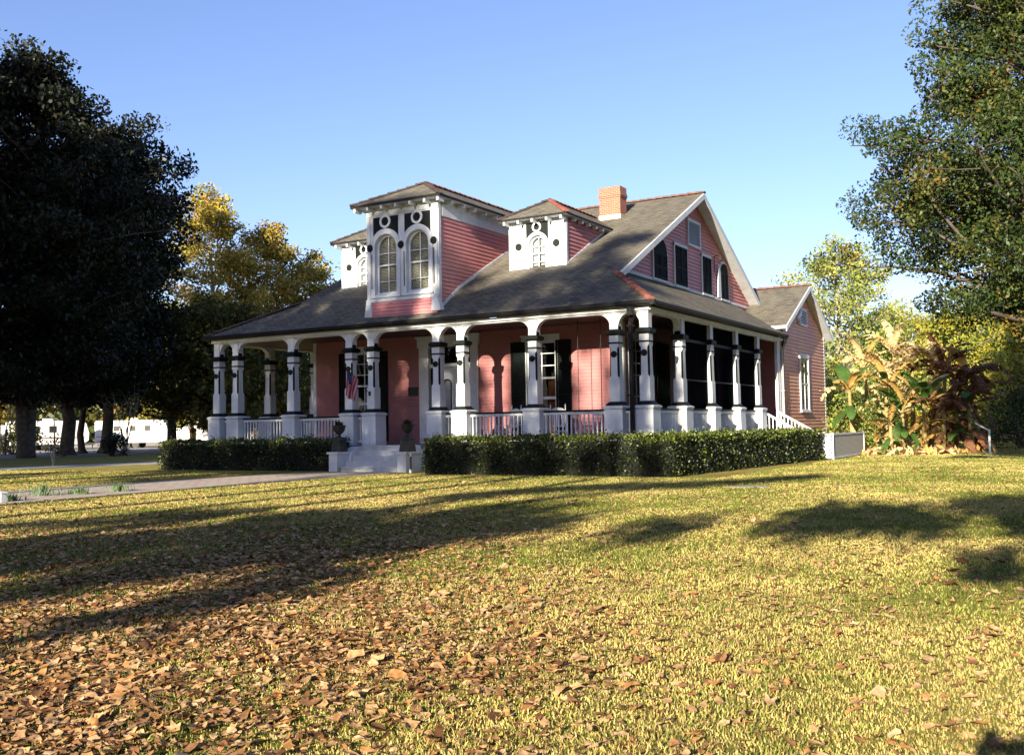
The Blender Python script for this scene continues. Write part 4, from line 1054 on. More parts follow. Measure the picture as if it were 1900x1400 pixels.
M_REDT = basic('red_table_paint', (.40, .07, .03), (.52, .11, .05), 3, .6, .1)
picnic_table(362, 92, R(35), 'red wooden picnic table beyond the left end of the porch', M_REDT)
x, y = along(357, 94); e = empty('play_post', (x, y, 0)); tag(e, 'yellow post with red top standing by the red picnic table', 'post')
m = MB(); m.tube([(0, 0, 0), (0, 0, 1.5)], .3, 12); m.build('post', basic('yellow_paint', (.7, .45, .03), (.8, .55, .06), 3, .5, .05), e)
m = MB(); m.lathe((0, 0, 1.5), [(.34, 0), (.34, .1), (.1, .5), (.08, 1.0), (0, 1.02)], 12); m.build('cap', M_REDT, e)
# ---------------------------------------------------------------- far things at right
x, y = along(1862, 92); e = empty('white_shed', (x, y, 0), R(10)); tag(e, 'white shed with grey roof beyond the banana clump at right', 'shed')
m = MB(); m.box(-2.2, 2.2, -2, 2, 0, 2.6); m.build('wall', M_WHITE, e)
m = MB(); m.prism([(-2.4, 2.55), (2.4, 2.55), (2.4, 2.62), (0, 3.9), (-2.4, 2.62)], 'x', -2.45, 2.45); m.build('roof', basic('pale_roof', (.5, .52, .54), (.62, .63, .65), 1, .6, .05), e)
m = MB(); m.box(-.5, .5, -2.05, -2.005, 0, 2.05); m.build('door', M_METAL, e)
picnic_table(1868, 58, R(5), 'dark wooden picnic table on the shaded ground right of the bananas', basic('dark_table_wood', (.035, .035, .04), (.06, .06, .065), 3, .7, .2))
x, y = along(1832, 47); m = MB(); m.tube([(x, y, 0), (x, y, 1.05)], .045, 8); m.tube([(x, y, 1.0), (x-.55, y+.2, 1.32)], .035, 8); m.cbox((x, y), .32, .32, 0, .03)
o = m.build('bent_pipe', M_WTRIM); tag(o, 'pale bent metal pipe standing on the lawn right of the bananas', 'pipe')
# ---------------------------------------------------------------- vegetation
def rand_dirs(n, rng):
    v = rng.normal(size=(n, 3)); return v/np.linalg.norm(v, axis=1, keepdims=True)
def leaf_cards(name, C, size, mats, midx, parent, rng, aspect=.55, flat=0.):
    """one small folded leaf (two triangles-quads sharing a rib) per centre"""
    n = len(C); C = np.asarray(C); size = np.asarray(size).reshape(-1, 1)
    d = rand_dirs(n, rng); d[:, 2] -= .25; d /= np.linalg.norm(d, axis=1, keepdims=True)
    nr = rand_dirs(n, rng); nr[:, 2] += flat; s = np.cross(d, nr); s /= np.linalg.norm(s, axis=1, keepdims=True)+1e-9
    up = np.cross(s, d)
    V = np.empty((n, 4, 3)); V[:, 0] = C-d*size*.5; V[:, 1] = C+s*size*aspect*.5+up*size*.08; V[:, 2] = C+d*size*.5; V[:, 3] = C-s*size*aspect*.5+up*size*.08
    F = np.arange(n*4).reshape(n, 4)
    return fast_mesh(name, V.reshape(-1, 3), F, mats, midx, parent)
class Wood:
    def __init__(s): s.mb = MB()
    def limb(s, a, b, r0, r1, rng, sag=.0, n=5, k=7):
        a, b = np.array(a, float), np.array(b, float); L = np.linalg.norm(b-a); pts = []
        off = rng.normal(size=3)*L*.06
        for i in range(n+1):
            t = i/n; pts.append(a+(b-a)*t+off*math.sin(math.pi*t)+np.array((0, 0, sag*L*math.sin(math.pi*t))))
        s.mb.tube(pts, [r0+(r1-r0)*i/n for i in range(n+1)], k, cap=False); return pts
def tree(name, label, cat, base, H, h0, prof, mats, wts, leaf=.3, limbs=40, subs=9, per=40, csd=.45, tr=.4, seed=1, group=None, rise=.25, bark=None, lean=(0, 0), forks=1, jit=.25, sparse=0, flare=1.6, az=None, irr=0., flat=.7):
    """trunk, limbs out to a crown profile prof(t) (t 0 foot of crown .. 1 top), twigs and clustered leaves"""
    rng = np.random.default_rng(seed)
    e = empty(name, (base[0], base[1], 0)); tag(e, label, cat, group)
    wd = Wood(); trunks = []
    for k in range(forks):
        a = 2*math.pi*k/max(1, forks)+seed; sp = 0 if forks == 1 else H*.10
        top = np.array((lean[0]+sp*math.cos(a), lean[1]+sp*math.sin(a), h0+(H-h0)*.86)); pts = []
        for i in range(9):
            t = i/8; pts.append(np.array((top[0]*t**1.15, top[1]*t**1.15, top[2]*t))+rng.normal(size=3)*np.array((1, 1, 0))*H*.006*(i > 0))
        rr = [tr*(flare if i == 0 else 1)*(1-.82*(i/8))/(1 if forks == 1 else 1.25) for i in range(9)]
        pts.insert(1, pts[0]+(pts[1]-pts[0])*.22); rr.insert(1, tr*.98)
        wd.mb.tube(pts, rr, 10); trunks.append(pts)
    cs = []; 
    for k in range(limbs):
        t = (k+rng.uniform(0, 1))/limbs; z = h0+(H-h0)*t; pts = trunks[k % forks]
        a = k*2.39996+rng.uniform(-.4, .4); r_ = prof(t)*rng.uniform(1-jit, 1+jit*.5)*(1+irr*(math.sin(2*a+seed+5*t)*.6+math.sin(3*a+2*seed-7*t)*.5))
        if az is not None: a = az[0]+(az[1]-az[0])*rng.uniform()
        zs = max(h0*.75, z-r_*rise*1.4-.3); zs = min(zs, pts[-1][2])
        ti = min(len(pts)-2, max(0, next((i for i in range(len(pts)-1) if pts[i+1][2] >= zs), len(pts)-2)))
        q = (zs-pts[ti][2])/(pts[ti+1][2]-pts[ti][2]+1e-6); o = pts[ti]+(pts[ti+1]-pts[ti])*min(1, max(0, q))
        end = np.array((lean[0]*t+r_*math.cos(a), lean[1]*t+r_*math.sin(a), z+rng.normal()*.03*H))
        L = np.linalg.norm(end-o); lp = wd.limb(o, end, max(.03, tr*.28*(1-.6*t)), .015, rng, .06)
        for j in range(subs):
            u = .28+.72*(j+rng.uniform(0, 1))/subs; i0 = min(len(lp)-2, int(u*(len(lp)-1))); p = lp[i0]+(lp[i0+1]-lp[i0])*(u*(len(lp)-1)-i0)
            d = rand_dirs(1, rng)[0]; d[2] = abs(d[2])*.7-.1; s_ = p+d*L*.30*rng.uniform(.4, 1.1)*(1.15-u*.6)
            if L*.3 > .45: wd.mb.tube([p, (p+s_)/2+rng.normal(size=3)*.05, s_], [max(.012, tr*.05), .01, .006], 4, cap=False)
            if rng.uniform() >= sparse: cs.append((s_, csd*rng.uniform(.7, 1.25)))
    C = []; mi = []
    for c, sd in cs:
        n = int(per*rng.uniform(.6, 1.3)); g_ = rng.normal(size=(n, 3)); g_ *= np.minimum(1, 1.45/(np.linalg.norm(g_, axis=1, keepdims=True)+1e-6)); C.append(c+g_*1.15*np.array((sd, sd, sd*flat)))
        hv = rng.choice(len(mats), p=wts); m_ = np.full(n, hv); sw = rng.uniform(size=n) < .35; m_[sw] = rng.choice(len(mats), size=int(sw.sum()), p=wts); mi.append(m_)
    C = np.concatenate(C); mi = np.concatenate(mi)
    C[:, 2] = np.maximum(C[:, 2], .25)
    wd.mb.build('trunk', bark or M_BARK, e, smooth=True)
    leaf_cards('crown', C, leaf*rng.uniform(.65, 1.3, len(C)), mats, mi, e, rng)
    return e
dome = lambda R_, p=.5: (lambda t: R_*max(.12, (math.sin(math.pi*min(1, .16+.84*t)))**p))
cone = lambda R_, r1=.15: (lambda t: R_*(1-(1-r1)*t))
def shrub(name, label, cat, base, rx, ry, h, mats, wts, n, leaf, seed, group=None, core=True):
    rng = np.random.default_rng(seed); e = empty(name, (base[0], base[1], 0)); tag(e, label, cat, group)
    C = []; mi = []; k = max(6, n//45); wd = Wood()
    for i in range(k):
        d = rand_dirs(1, rng)[0]; d[2] = abs(d[2]); r = rng.uniform(.45, 1)**.5; c = np.array((d[0]*rx*r, d[1]*ry*r, .12*h+d[2]*h*.85*r)); m_ = int(45*rng.uniform(.6, 1.4)); sd = .13*(rx+ry+h)/3+.05
        C.append(c+rng.normal(size=(m_, 3))*sd); hv = rng.choice(len(mats), p=wts); q = np.full(m_, hv); sw = rng.uniform(size=m_) < .35; q[sw] = rng.choice(len(mats), size=int(sw.sum()), p=wts); mi.append(q)
        if i < 14: wd.limb((d[0]*.1, d[1]*.1, 0), c, .025*h, .008, rng, .05, 4, 5)
    C = np.concatenate(C); C[:, 2] = np.maximum(C[:, 2], .03)
    wd.mb.build('stems', M_BARK, e); leaf_cards('foliage', C, leaf*rng.uniform(.6, 1.3, len(C)), mats, np.concatenate(mi), e, rng); return e

# --- clipped hedges
def hedge(label, path, half, h, seed, dens=620):
    rng = np.random.default_rng(seed); e = empty('hedge', (path[0][0], path[0][1], 0)); tag(e, label, 'hedge', 'clipped hedges in front of the porch')
    core = MB(); C = []; b0 = np.array((path[0][0], path[0][1], 0.))
    for (x0, y0), (x1, y1) in zip(path[:-1], path[1:]):
        d = np.array((x1-x0, y1-y0)); L = np.linalg.norm(d); d /= L; s = np.array((-d[1], d[0]))
        a, b = np.array((x0, y0))-d*half*.85, np.array((x1, y1))+d*half*.85; k = half-.16
        P = [a+s*k-b0[:2], b+s*k-b0[:2], b-s*k-b0[:2], a-s*k-b0[:2]]
        core.prism([tuple(p) for p in P], 'z', 0, h-.16); L2 = np.linalg.norm(b-a)
        for face in ('l', 'r', 't', 'e0', 'e1'):
            A_ = {'l': L2*h, 'r': L2*h, 't': L2*2*half, 'e0': 2*half*h, 'e1': 2*half*h}[face]; n = int(A_*dens)
            u, v = rng.uniform(0, 1, n), rng.uniform(0, 1, n)
            lump = lambda q, w: .05*np.sin(q*2.1+w)+.04*np.sin(q*5.3+1.7*w)+.03*np.sin(q*11+w*3)
            if face in 'lr': sg = 1 if face == 'l' else -1; tt = u*L2; zz = v**.85*h; o = sg*(half-.07+lump(tt, zz*3)+rng.normal(0, .05, n)-.06*(zz > h*.9)); P3 = np.stack([a[0]+d[0]*tt+s[0]*o, a[1]+d[1]*tt+s[1]*o, zz], 1)
            elif face == 't': tt = u*L2; o = (v*2-1)*half; zz = h-.05+lump(tt, o*4)*.8+rng.normal(0, .035, n); P3 = np.stack([a[0]+d[0]*tt+s[0]*o, a[1]+d[1]*tt+s[1]*o, zz], 1)
            else: e_ = a if face == 'e0' else b; sg = -1 if face == 'e0' else 1; o = (u*2-1)*half; zz = v*h; q = rng.normal(0, .05, n); P3 = np.stack([e_[0]+d[0]*sg*q+s[0]*o, e_[1]+d[1]*sg*q+s[1]*o, zz], 1)
            C.append(P3)
    C = np.concatenate(C)-b0; C[:, 2] = np.maximum(C[:, 2], .02)
    hole = np.sin(C[:, 0]*3.1+C[:, 2]*5)+np.sin(C[:, 1]*2.7-C[:, 2]*4)+rng.normal(0, .8, len(C)); keep = (hole > -1.5) | (C[:, 2] > h*.8); C = C[keep]
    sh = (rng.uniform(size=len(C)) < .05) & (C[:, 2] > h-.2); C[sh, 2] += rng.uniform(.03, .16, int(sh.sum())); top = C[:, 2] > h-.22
    mi = np.where(top, rng.choice(3, len(C), p=[.4, .5, .1]), rng.choice(3, len(C), p=[.42, .13, .45]))  # sun tint weighted to the top, shade tint to the sides
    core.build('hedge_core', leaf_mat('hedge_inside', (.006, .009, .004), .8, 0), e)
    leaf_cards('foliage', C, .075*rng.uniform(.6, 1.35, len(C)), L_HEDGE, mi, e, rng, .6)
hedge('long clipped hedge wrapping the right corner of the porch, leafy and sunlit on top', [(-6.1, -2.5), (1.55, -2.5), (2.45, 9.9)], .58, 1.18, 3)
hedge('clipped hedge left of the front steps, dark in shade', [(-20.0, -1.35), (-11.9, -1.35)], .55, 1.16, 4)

# --- oaks at left
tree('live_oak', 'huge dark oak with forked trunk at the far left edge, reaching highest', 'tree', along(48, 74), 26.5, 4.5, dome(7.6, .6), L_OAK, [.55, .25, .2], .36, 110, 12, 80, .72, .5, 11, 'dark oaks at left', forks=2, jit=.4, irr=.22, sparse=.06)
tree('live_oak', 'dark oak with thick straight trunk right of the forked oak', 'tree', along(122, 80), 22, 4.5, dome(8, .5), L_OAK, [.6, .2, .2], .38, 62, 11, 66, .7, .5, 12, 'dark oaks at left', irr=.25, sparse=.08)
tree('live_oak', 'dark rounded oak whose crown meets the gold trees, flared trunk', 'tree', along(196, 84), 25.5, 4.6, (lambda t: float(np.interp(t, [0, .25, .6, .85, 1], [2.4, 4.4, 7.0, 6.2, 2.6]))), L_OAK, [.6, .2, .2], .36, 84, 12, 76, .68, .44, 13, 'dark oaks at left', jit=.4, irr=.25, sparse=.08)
tree('dark_tree', 'slim dark tree between the two thick trunks at left', 'tree', along(152, 86), 13, 4, dome(4, .5), L_OAK, [.6, .2, .2], .4, 26, 8, 30, .6, .28, 14, 'dark oaks at left')
tree('dark_tree', 'shaded tree with low olive foliage at the left end of the porch', 'tree', along(318, 88), 11.5, 3.4, dome(5.6, .45), L_MID, [.5, .35, .15], .36, 44, 9, 36, .6, .42, 15, 'mixed trees behind the porch end')
tree('dark_tree', 'second shaded tree crowding the left porch columns', 'tree', along(415, 84), 12, 2.2, dome(5.4, .45), L_MID, [.5, .3, .2], .36, 48, 9, 36, .6, .36, 16, 'mixed trees behind the porch end')
tree('dark_tree', 'dark tree seen through the left porch bays', 'tree', along(535, 88), 11, 1.6, dome(5.5, .4), L_MID, [.6, .35, .05], .36, 44, 9, 36, .6, .3, 17, 'mixed trees behind the porch end')
# --- autumn trees behind
W_Y = [.45, .27, .18, .10]
tree('autumn_tree', 'tallest golden tree with bare pale limbs right of the dark oaks', 'tree', along(392, 104), 25, 5, dome(6.2, .55), L_YEL, W_Y, .36, 58, 11, 46, .62, .38, 21, 'golden autumn trees behind the house', bark=M_BARKL, sparse=.05)
tree('autumn_tree', 'golden and rust tree in the middle of the autumn group', 'tree', along(497, 108), 22.6, 4, dome(6.4, .5), L_YEL, [.38, .25, .25, .12], .36, 58, 11, 46, .62, .36, 22, 'golden autumn trees behind the house', bark=M_BARKL, sparse=.1)
tree('autumn_tree', 'lower golden tree touching the left dormer', 'tree', along(578, 112), 20, 4, dome(5.6, .5), L_YEL, [.4, .3, .12, .18], .36, 48, 11, 46, .62, .33, 23, 'golden autumn trees behind the house', bark=M_BARKL, sparse=.1)
tree('autumn_tree', 'pale olive tree peeking up behind the roof beside the left dormer', 'tree', along(640, 118), 18.5, 4, dome(4.6, .5), L_BG, [.3, .5, .1, .1], .36, 34, 8, 30, .6, .3, 24, 'golden autumn trees behind the house', bark=M_BARKL, sparse=.2)
tree('autumn_tree', 'olive tree filling the gap between the dark oaks and the golden tree', 'tree', along(318, 118), 15, 3, dome(5.5, .5), L_YEL, [.15, .45, .1, .3], .36, 42, 9, 32, .62, .33, 25, 'golden autumn trees behind the house', bark=M_BARKL, sparse=.1)
# distant wood along the horizon
def far_wood(name, pxs, dist, hmin, hmax, mats, wts, seed, n, label=None):
    rng = np.random.default_rng(seed); C = []; mi = []
    for k in range(n):
        px = rng.uniform(*pxs); d_ = dist*rng.uniform(.9, 1.2); x, y = along(px, d_); h = rng.uniform(hmin, hmax)
        m_ = 120; d = rand_dirs(m_, rng)*rng.uniform(.5, 1, (m_, 1))**.4; C.append(np.stack([x+d[:, 0]*h*.42, y+d[:, 1]*h*.42, h*.52+d[:, 2]*h*.5], 1))
        q = np.full(m_, rng.choice(len(mats), p=wts)); mi.append(q)
    C = np.concatenate(C); o = leaf_cards(name, C, 1.3*rng.uniform(.6, 1.3, len(C)), mats, np.concatenate(mi), None, rng, .8); tag(o, kind='stuff'); return o
far_wood('distant_wood', (-350, 700), 190, 6, 11, L_MID, [.4, .3, .3], 31, 190)
far_wood('distant_wood', (1420, 2250), 130, 6, 11, L_BG, [.25, .35, .2, .2], 32, 170)
# --- small things at left
tree('ivy_trunk', 'ivy covered broken trunk in sunlight behind the forked oak', 'tree', along(47, 92), 7.5, .5, lambda t: .95-.4*t, L_YG, [.4, .4, .2], .3, 26, 5, 26, .35, .45, 41)
shrub('shrub', 'bushy yellow green shrub in sun at the foot of the ivy trunk', 'shrub', along(26, 88), 1.5, 1.2, 1.9, L_YG, [.3, .4, .3], 900, .26, 42)
def crape(label, px, dist, h, seed):
    rng = np.random.default_rng(seed); x, y = along(px, dist); e = empty('crape_myrtle', (x, y, 0)); tag(e, label, 'small tree', 'bare crape myrtles'); wd = Wood(); C = []
    for k in range(5):
        a = k*1.26+seed; p1 = np.array((.35*math.cos(a), .35*math.sin(a), h*.45)); p2 = p1*1.0+np.array((.5*math.cos(a), .5*math.sin(a), h*.5))
        wd.limb((.06*math.cos(a), .06*math.sin(a), 0), p1, .06, .045, rng, 0, 4, 6); wd.limb(p1, p2, .045, .02, rng, 0, 4, 5)
        for j in range(5): q = p2+np.array((rng.normal()*.5, rng.normal()*.5, abs(rng.normal())*.5)); wd.limb(p1+(p2-p1)*rng.uniform(.3, 1), q, .02, .006, rng, 0, 3, 4); C.append(q+rng.normal(size=(4, 3))*.12)
    wd.mb.build('trunk', M_BARKL, e); C = np.concatenate(C); leaf_cards('crown', C, np.full(len(C), .13), L_YEL, rng.choice(4, len(C)), e, rng)
crape('bare reddish crape myrtle at the far left edge', 8, 84, 4.6, 1)
crape('bare crape myrtle with knobbly limbs in front of the long trailer', 232, 76, 3.9, 2)
# staked sapling with a knocked-over stake
x, y = along(99, 52.5); e = empty('staked_sapling', (x, y, 0)); tag(e, 'young magnolia sapling tied to a pale leaning stake on the left lawn', 'sapling')
m = MB(); m.tube([(0, 0, 0), (.02, .03, 1.25), (.0, .02, 2.4)], [.045, .04, .02], 7); m.build('trunk', M_BARKL, e)
m = MB(); m.tube([(.06, -.05, 0), (-.62, .2, .95)], .03, 6); m.build('stake', basic('pale_stake', (.4, .3, .2), (.55, .43, .3), 4, .8, .1), e)
rng = np.random.default_rng(5); C = np.concatenate([np.array((dx, dy, z))+rng.normal(size=(26, 3))*.17 for dx, dy, z in ((.3, 0, 1.0), (-.3, .1, .8), (.1, .2, 1.35), (.4, .1, .7), (-.1, -.2, 1.15))]); leaf_cards('crown', C, np.full(len(C), .15), L_OAK, rng.choice(3, len(C)), e, rng)
shrub('shrub', 'round dark shrub at the foot of the flared oak', 'shrub', along(206, 72), .95, .9, 1.5, L_OAK, [.5, .3, .2], 700, .2, 43)
for i, (px, d_, lb, s_) in enumerate(((78, 27.3, 'largest tuft of green bulb leaves on the path edge', 1.25), (148, 27.2, 'small tuft of green bulb leaves right of the largest tuft', .85), (222, 27.8, 'taller tuft of green bulb leaves, farthest right on the path edge', 1.0), (20, 25.6, 'low tuft of bulb leaves at the left edge of the photo', .7))):
    x, y = along(px, d_); rng = np.random.default_rng(60+i); m = MB()
    for k in range(90):
        a = rng.uniform(0, 6.28); r = abs(rng.normal())*.16*s_; b = np.array((r*math.cos(a)*1.6, r*math.sin(a), 0)); t = b+np.array((rng.normal()*.07, rng.normal()*.07, rng.uniform(.12, .28)*s_)); sd = np.array((.008, .004, 0))
        m.face([b-sd, b+sd, (b+t)/2+sd+np.array((0, 0, .03)), t, (b+t)/2-sd+np.array((0, 0, .03))])
    o = m.build('bulb_tuft', leaf_mat('bulb_leaf', (.07, .12, .05), .5, .25)); o.location = (x, y, 0); tag(o, lb, 'plant', 'tufts of bulb leaves along the path')
x, y = along(4, 25.2); e = empty('garden_marker', (x, y, 0)); tag(e, 'small white marker box at the path edge, cut by the left frame edge', 'marker')
m = MB(); m.frustum((0, 0), 0, .2, .16, .13); m.build('body', M_WHITE, e, bevel=.01); m = MB(); m.frustum((0, 0), .2, .24, .18, .12); m.build('cap', M_WTRIM, e)

# --- right: big near tree, background trees, bananas
def rprof(t): return float(np.interp(t, [0, .06, .13, .33, .55, 1], [4.0, 5.9, 6.9, 5.4, 4.1, 1.4]))
tree('water_oak', 'tall spreading oak overhanging the right edge of the lawn', 'tree', along(2065, 32), 20.5, 4.6, rprof, L_RT, [.46, .32, .05, .01, .16], .118, 185, 16, 150, .28, .42, 51, rise=.35, jit=.3, irr=.1, flat=.8)
tree('field_tree', 'light green tree just behind the rear wing gable', 'tree', along(1560, 66), 12.3, 2.2, dome(4.4, .45), L_BG, [.42, .36, .14, .08], .22, 60, 10, 40, .42, .28, 52, 'sunlit trees behind the bananas', sparse=.12, bark=M_BARKL)
tree('field_tree', 'pale tree with straw leaves behind the middle of the bananas', 'tree', along(1655, 78), 9.6, 1.5, dome(4.6, .4), L_BG, [.3, .3, .34, .06], .24, 46, 9, 36, .45, .26, 53, 'sunlit trees behind the bananas', sparse=.2, bark=M_BARKL)
tree('field_tree', 'mustard yellow tree behind the right half of the bananas', 'tree', along(1745, 72), 8.4, 1.0, dome(4.8, .4), L_YG, [.55, .33, .12], .24, 54, 10, 40, .45, .26, 54, 'sunlit trees behind the bananas', bark=M_BARKL)
tree('field_tree', 'mustard tree under the big oak near the right edge', 'tree', along(1838, 84), 9.8, 1.0, dome(5.0, .4), L_YG, [.5, .3, .2], .26, 52, 10, 40, .48, .28, 55, 'sunlit trees behind the bananas', bark=M_BARKL)
tree('field_tree', 'olive tree cut by the right edge above the dark bush', 'tree', along(1915, 78), 9.5, 1.2, dome(4.8, .4), L_YG, [.4, .32, .28], .26, 50, 10, 40, .48, .28, 56, 'sunlit trees behind the bananas', bark=M_BARKL)
shrub('bush', 'dark green leafy bush at the right edge in front of the white shed', 'shrub', along(1892, 56), 1.5, 1.3, 3.3, L_RT, [.4, .2, .05, .05, .3], 2600, .17, 57)
shrub('bush', 'olive green bush between the wing wall and the bananas', 'shrub', along(1582, 50.5), 1.35, 1.3, 2.6, L_BG, [.3, .45, .1, .15], 2400, .14, 58)
shrub('bush', 'bright green bush under the light green tree behind the wing', 'shrub', along(1590, 58), 1.7, 1.5, 4.9, L_BG, [.3, .5, .05, .15], 2600, .17, 59)
shrub('bush', 'low green bush behind the dark end of the banana clump', 'shrub', along(1800, 60), 2.4, 1.6, 2.2, L_YG, [.3, .3, .4], 1800, .18, 60)

def banana(x, y, h, nl, L, wts, seed, label):
    rng = np.random.default_rng(seed); nl = int(nl*2.1); e = empty('banana_plant', (x, y, 0)); tag(e, label, 'banana plant', 'banana plants right of the house')
    m = MB(); lean = rng.normal(size=2)*.12*h*.3
    m.tube([(0, 0, 0), (lean[0]*.5, lean[1]*.5, h*.5), (lean[0], lean[1], h)], [.13, .10, .06], 9); m.build('stem', basic('banana_stem', (.16, .12, .045), (.34, .27, .10), 3, .7, .3), e, smooth=True)
    for k in range(nl):
        a = k*2.4+rng.uniform(-.4, .4)+seed; low = k > nl*.5; up = (rng.uniform(-.6, .5) if low else rng.uniform(.55, 1.45)) if k else 1.5; l = L*rng.uniform(.75, 1.15)*(.8 if low else 1); w = l*.145*rng.uniform(.75, 1.2); mi = rng.choice(4, p=wts)
        dead = mi in (0, 3) or (mi == 1 and rng.uniform() < .6); droop = rng.uniform(.5, 1.7) if dead else rng.uniform(.5, 1.2)
        d = np.array((math.cos(a), math.sin(a), 0)); s = np.array((-d[1], d[0], 0)); p = np.array((lean[0], lean[1], h*(.97-.12*rng.uniform()*(k > 2)-(.12+.42*rng.uniform())*low))); th = up; V = []; n = 20; rib = []
        for i in range(n+1):
            t = i/n; rib.append((p.copy(), th)); p = p+(d*math.cos(th)+np.array((0, 0, math.sin(th))))*l/n; th -= droop/n*(1+1.2*t)
        mb = MB(); roll = rng.normal()*.4
        for i in range(n):
            t0, t1 = i/n, (i+1)/n; (p0, h0_), (p1, h1_) = rib[i], rib[i+1]
            wf = lambda t: 0.03*l/2.0 if t < .12 else w*math.sin(math.pi*min(1, (t-.10)/.93))**.6
            for sd in (-1, 1):
                if dead and rng.uniform() < .12: continue
                hang = (.25+.5*rng.uniform()) if dead else .22; tear = .12+.5*rng.uniform()*(dead) 
                nz = lambda q: np.array((0, 0, -hang*q))+d*rng.uniform(-.02, .06)
                rg = 1-.38*rng.uniform()*dead-.06*rng.uniform(); w0, w1 = wf(t0+.002)*rg, wf(t1-.002)*rg; o0 = s*sd*math.cos(roll*sd*.5); gap = (p1-p0)*(.0 if not dead else .12*rng.uniform())
                mb.face([p0, p1-gap*.2, p1-gap+(o0*w1*.55)+nz(w1)*.3, p0+(o0*w0*.55)+nz(w0)*.3]); mb.face([p0+(o0*w0*.55)+nz(w0)*.3, p1-gap+(o0*w1*.55)+nz(w1)*.3, p1-gap+o0*w1*(1-.15*tear)+nz(w1)*1.1, p0+o0*w0+nz(w0)*1.1])
        lf = mb.build('leaf', L_BAN[mi], e)
    return e
BAN = [  # px, distance, height, leaves, leaf length, [tan, orange, green, brown that also stands for shade], label
 (1580, 49, 2.94, 11, 1.90, [.45, .25, .3, 0], 'banana plant with long orange leaves reaching over the wing corner'),
 (1612, 52, 4.22, 12, 1.90, [.8, .15, .05, 0], 'tall pale withered banana plant behind the orange one'),
 (1640, 50, 3.32, 12, 2.13, [.5, .22, .28, 0], 'banana plant with yellow stalk and spreading orange leaves in the sun'),
 (1655, 54, 5.24, 12, 1.90, [.9, .1, 0, 0], 'tallest banana plant with bleached upright leaves'),
 (1690, 52, 4.35, 12, 1.90, [.7, .25, .05, 0], 'pale banana plant left of the dark half of the clump'),
 (1672, 48, 2.17, 11, 1.68, [.1, .3, .6, 0], 'short banana plant with bright green leaves at the front'),
 (1648, 47.5, 1.40, 10, 1.23, [.1, .2, .7, 0], 'smallest green banana sucker at the front left'),
 (1712, 48.5, 2.30, 11, 1.79, [.1, .5, .3, .1], 'banana plant with low orange leaf and green base, front middle'),
 (1722, 52, 4.09, 12, 1.90, [.4, .3, 0, .3], 'banana plant half in sun at the middle of the clump'),
 (1748, 51, 4.35, 12, 2.02, [.1, .1, 0, .8], 'dark brown banana plant with tattered upright tip'),
 (1770, 50, 3.32, 12, 2.13, [0, .1, .1, .8], 'dark banana plant with drooping brown leaves'),
 (1795, 51.5, 3.58, 12, 2.24, [.05, .1, 0, .85], 'rightmost tall dark banana plant with long sweeping leaves'),
 (1800, 49, 2.30, 11, 2.13, [0, .15, .15, .7], 'low dark banana plant with leaves reaching to the pipe'),
 (1745, 48.5, 2.04, 11, 1.79, [0, .2, .3, .5], 'low shaded banana plant at the front of the dark half'),
]
for i, (px, d_, h, nl, L, w_, lb) in enumerate(BAN):
    x, y = along(px, d_); banana(x, y, h, nl, L, w_, 100+i, lb)
rng = np.random.default_rng(77)
C = []
for px, d_ in ((1600, 48), (1625, 47), (1650, 47.5), (1680, 47), (1705, 48), (1735, 48), (1760, 48.5)):
    x, y = along(px, d_); C.append(np.array((x, y, .10))+rng.normal(size=(100, 3))*np.array((.55, .55, .09)))
C = np.concatenate(C); C[:, 2] = np.abs(C[:, 2]); o = leaf_cards('banana_litter', C, rng.uniform(.15, .5, len(C)), L_BAN, rng.choice(4, len(C), p=[.5, .25, .05, .2]), None, rng, .35); tag(o, kind='stuff')
x, y = along(1608, 47.5); m = MB(); m.tube([(x-.3, y, .05), (x+.9, y+.3, .42)], .07, 8); o = m.build('fallen_stalk', L_BAN[0]); tag(o, 'dry banana stalk lying against the mesh fence', 'stalk')

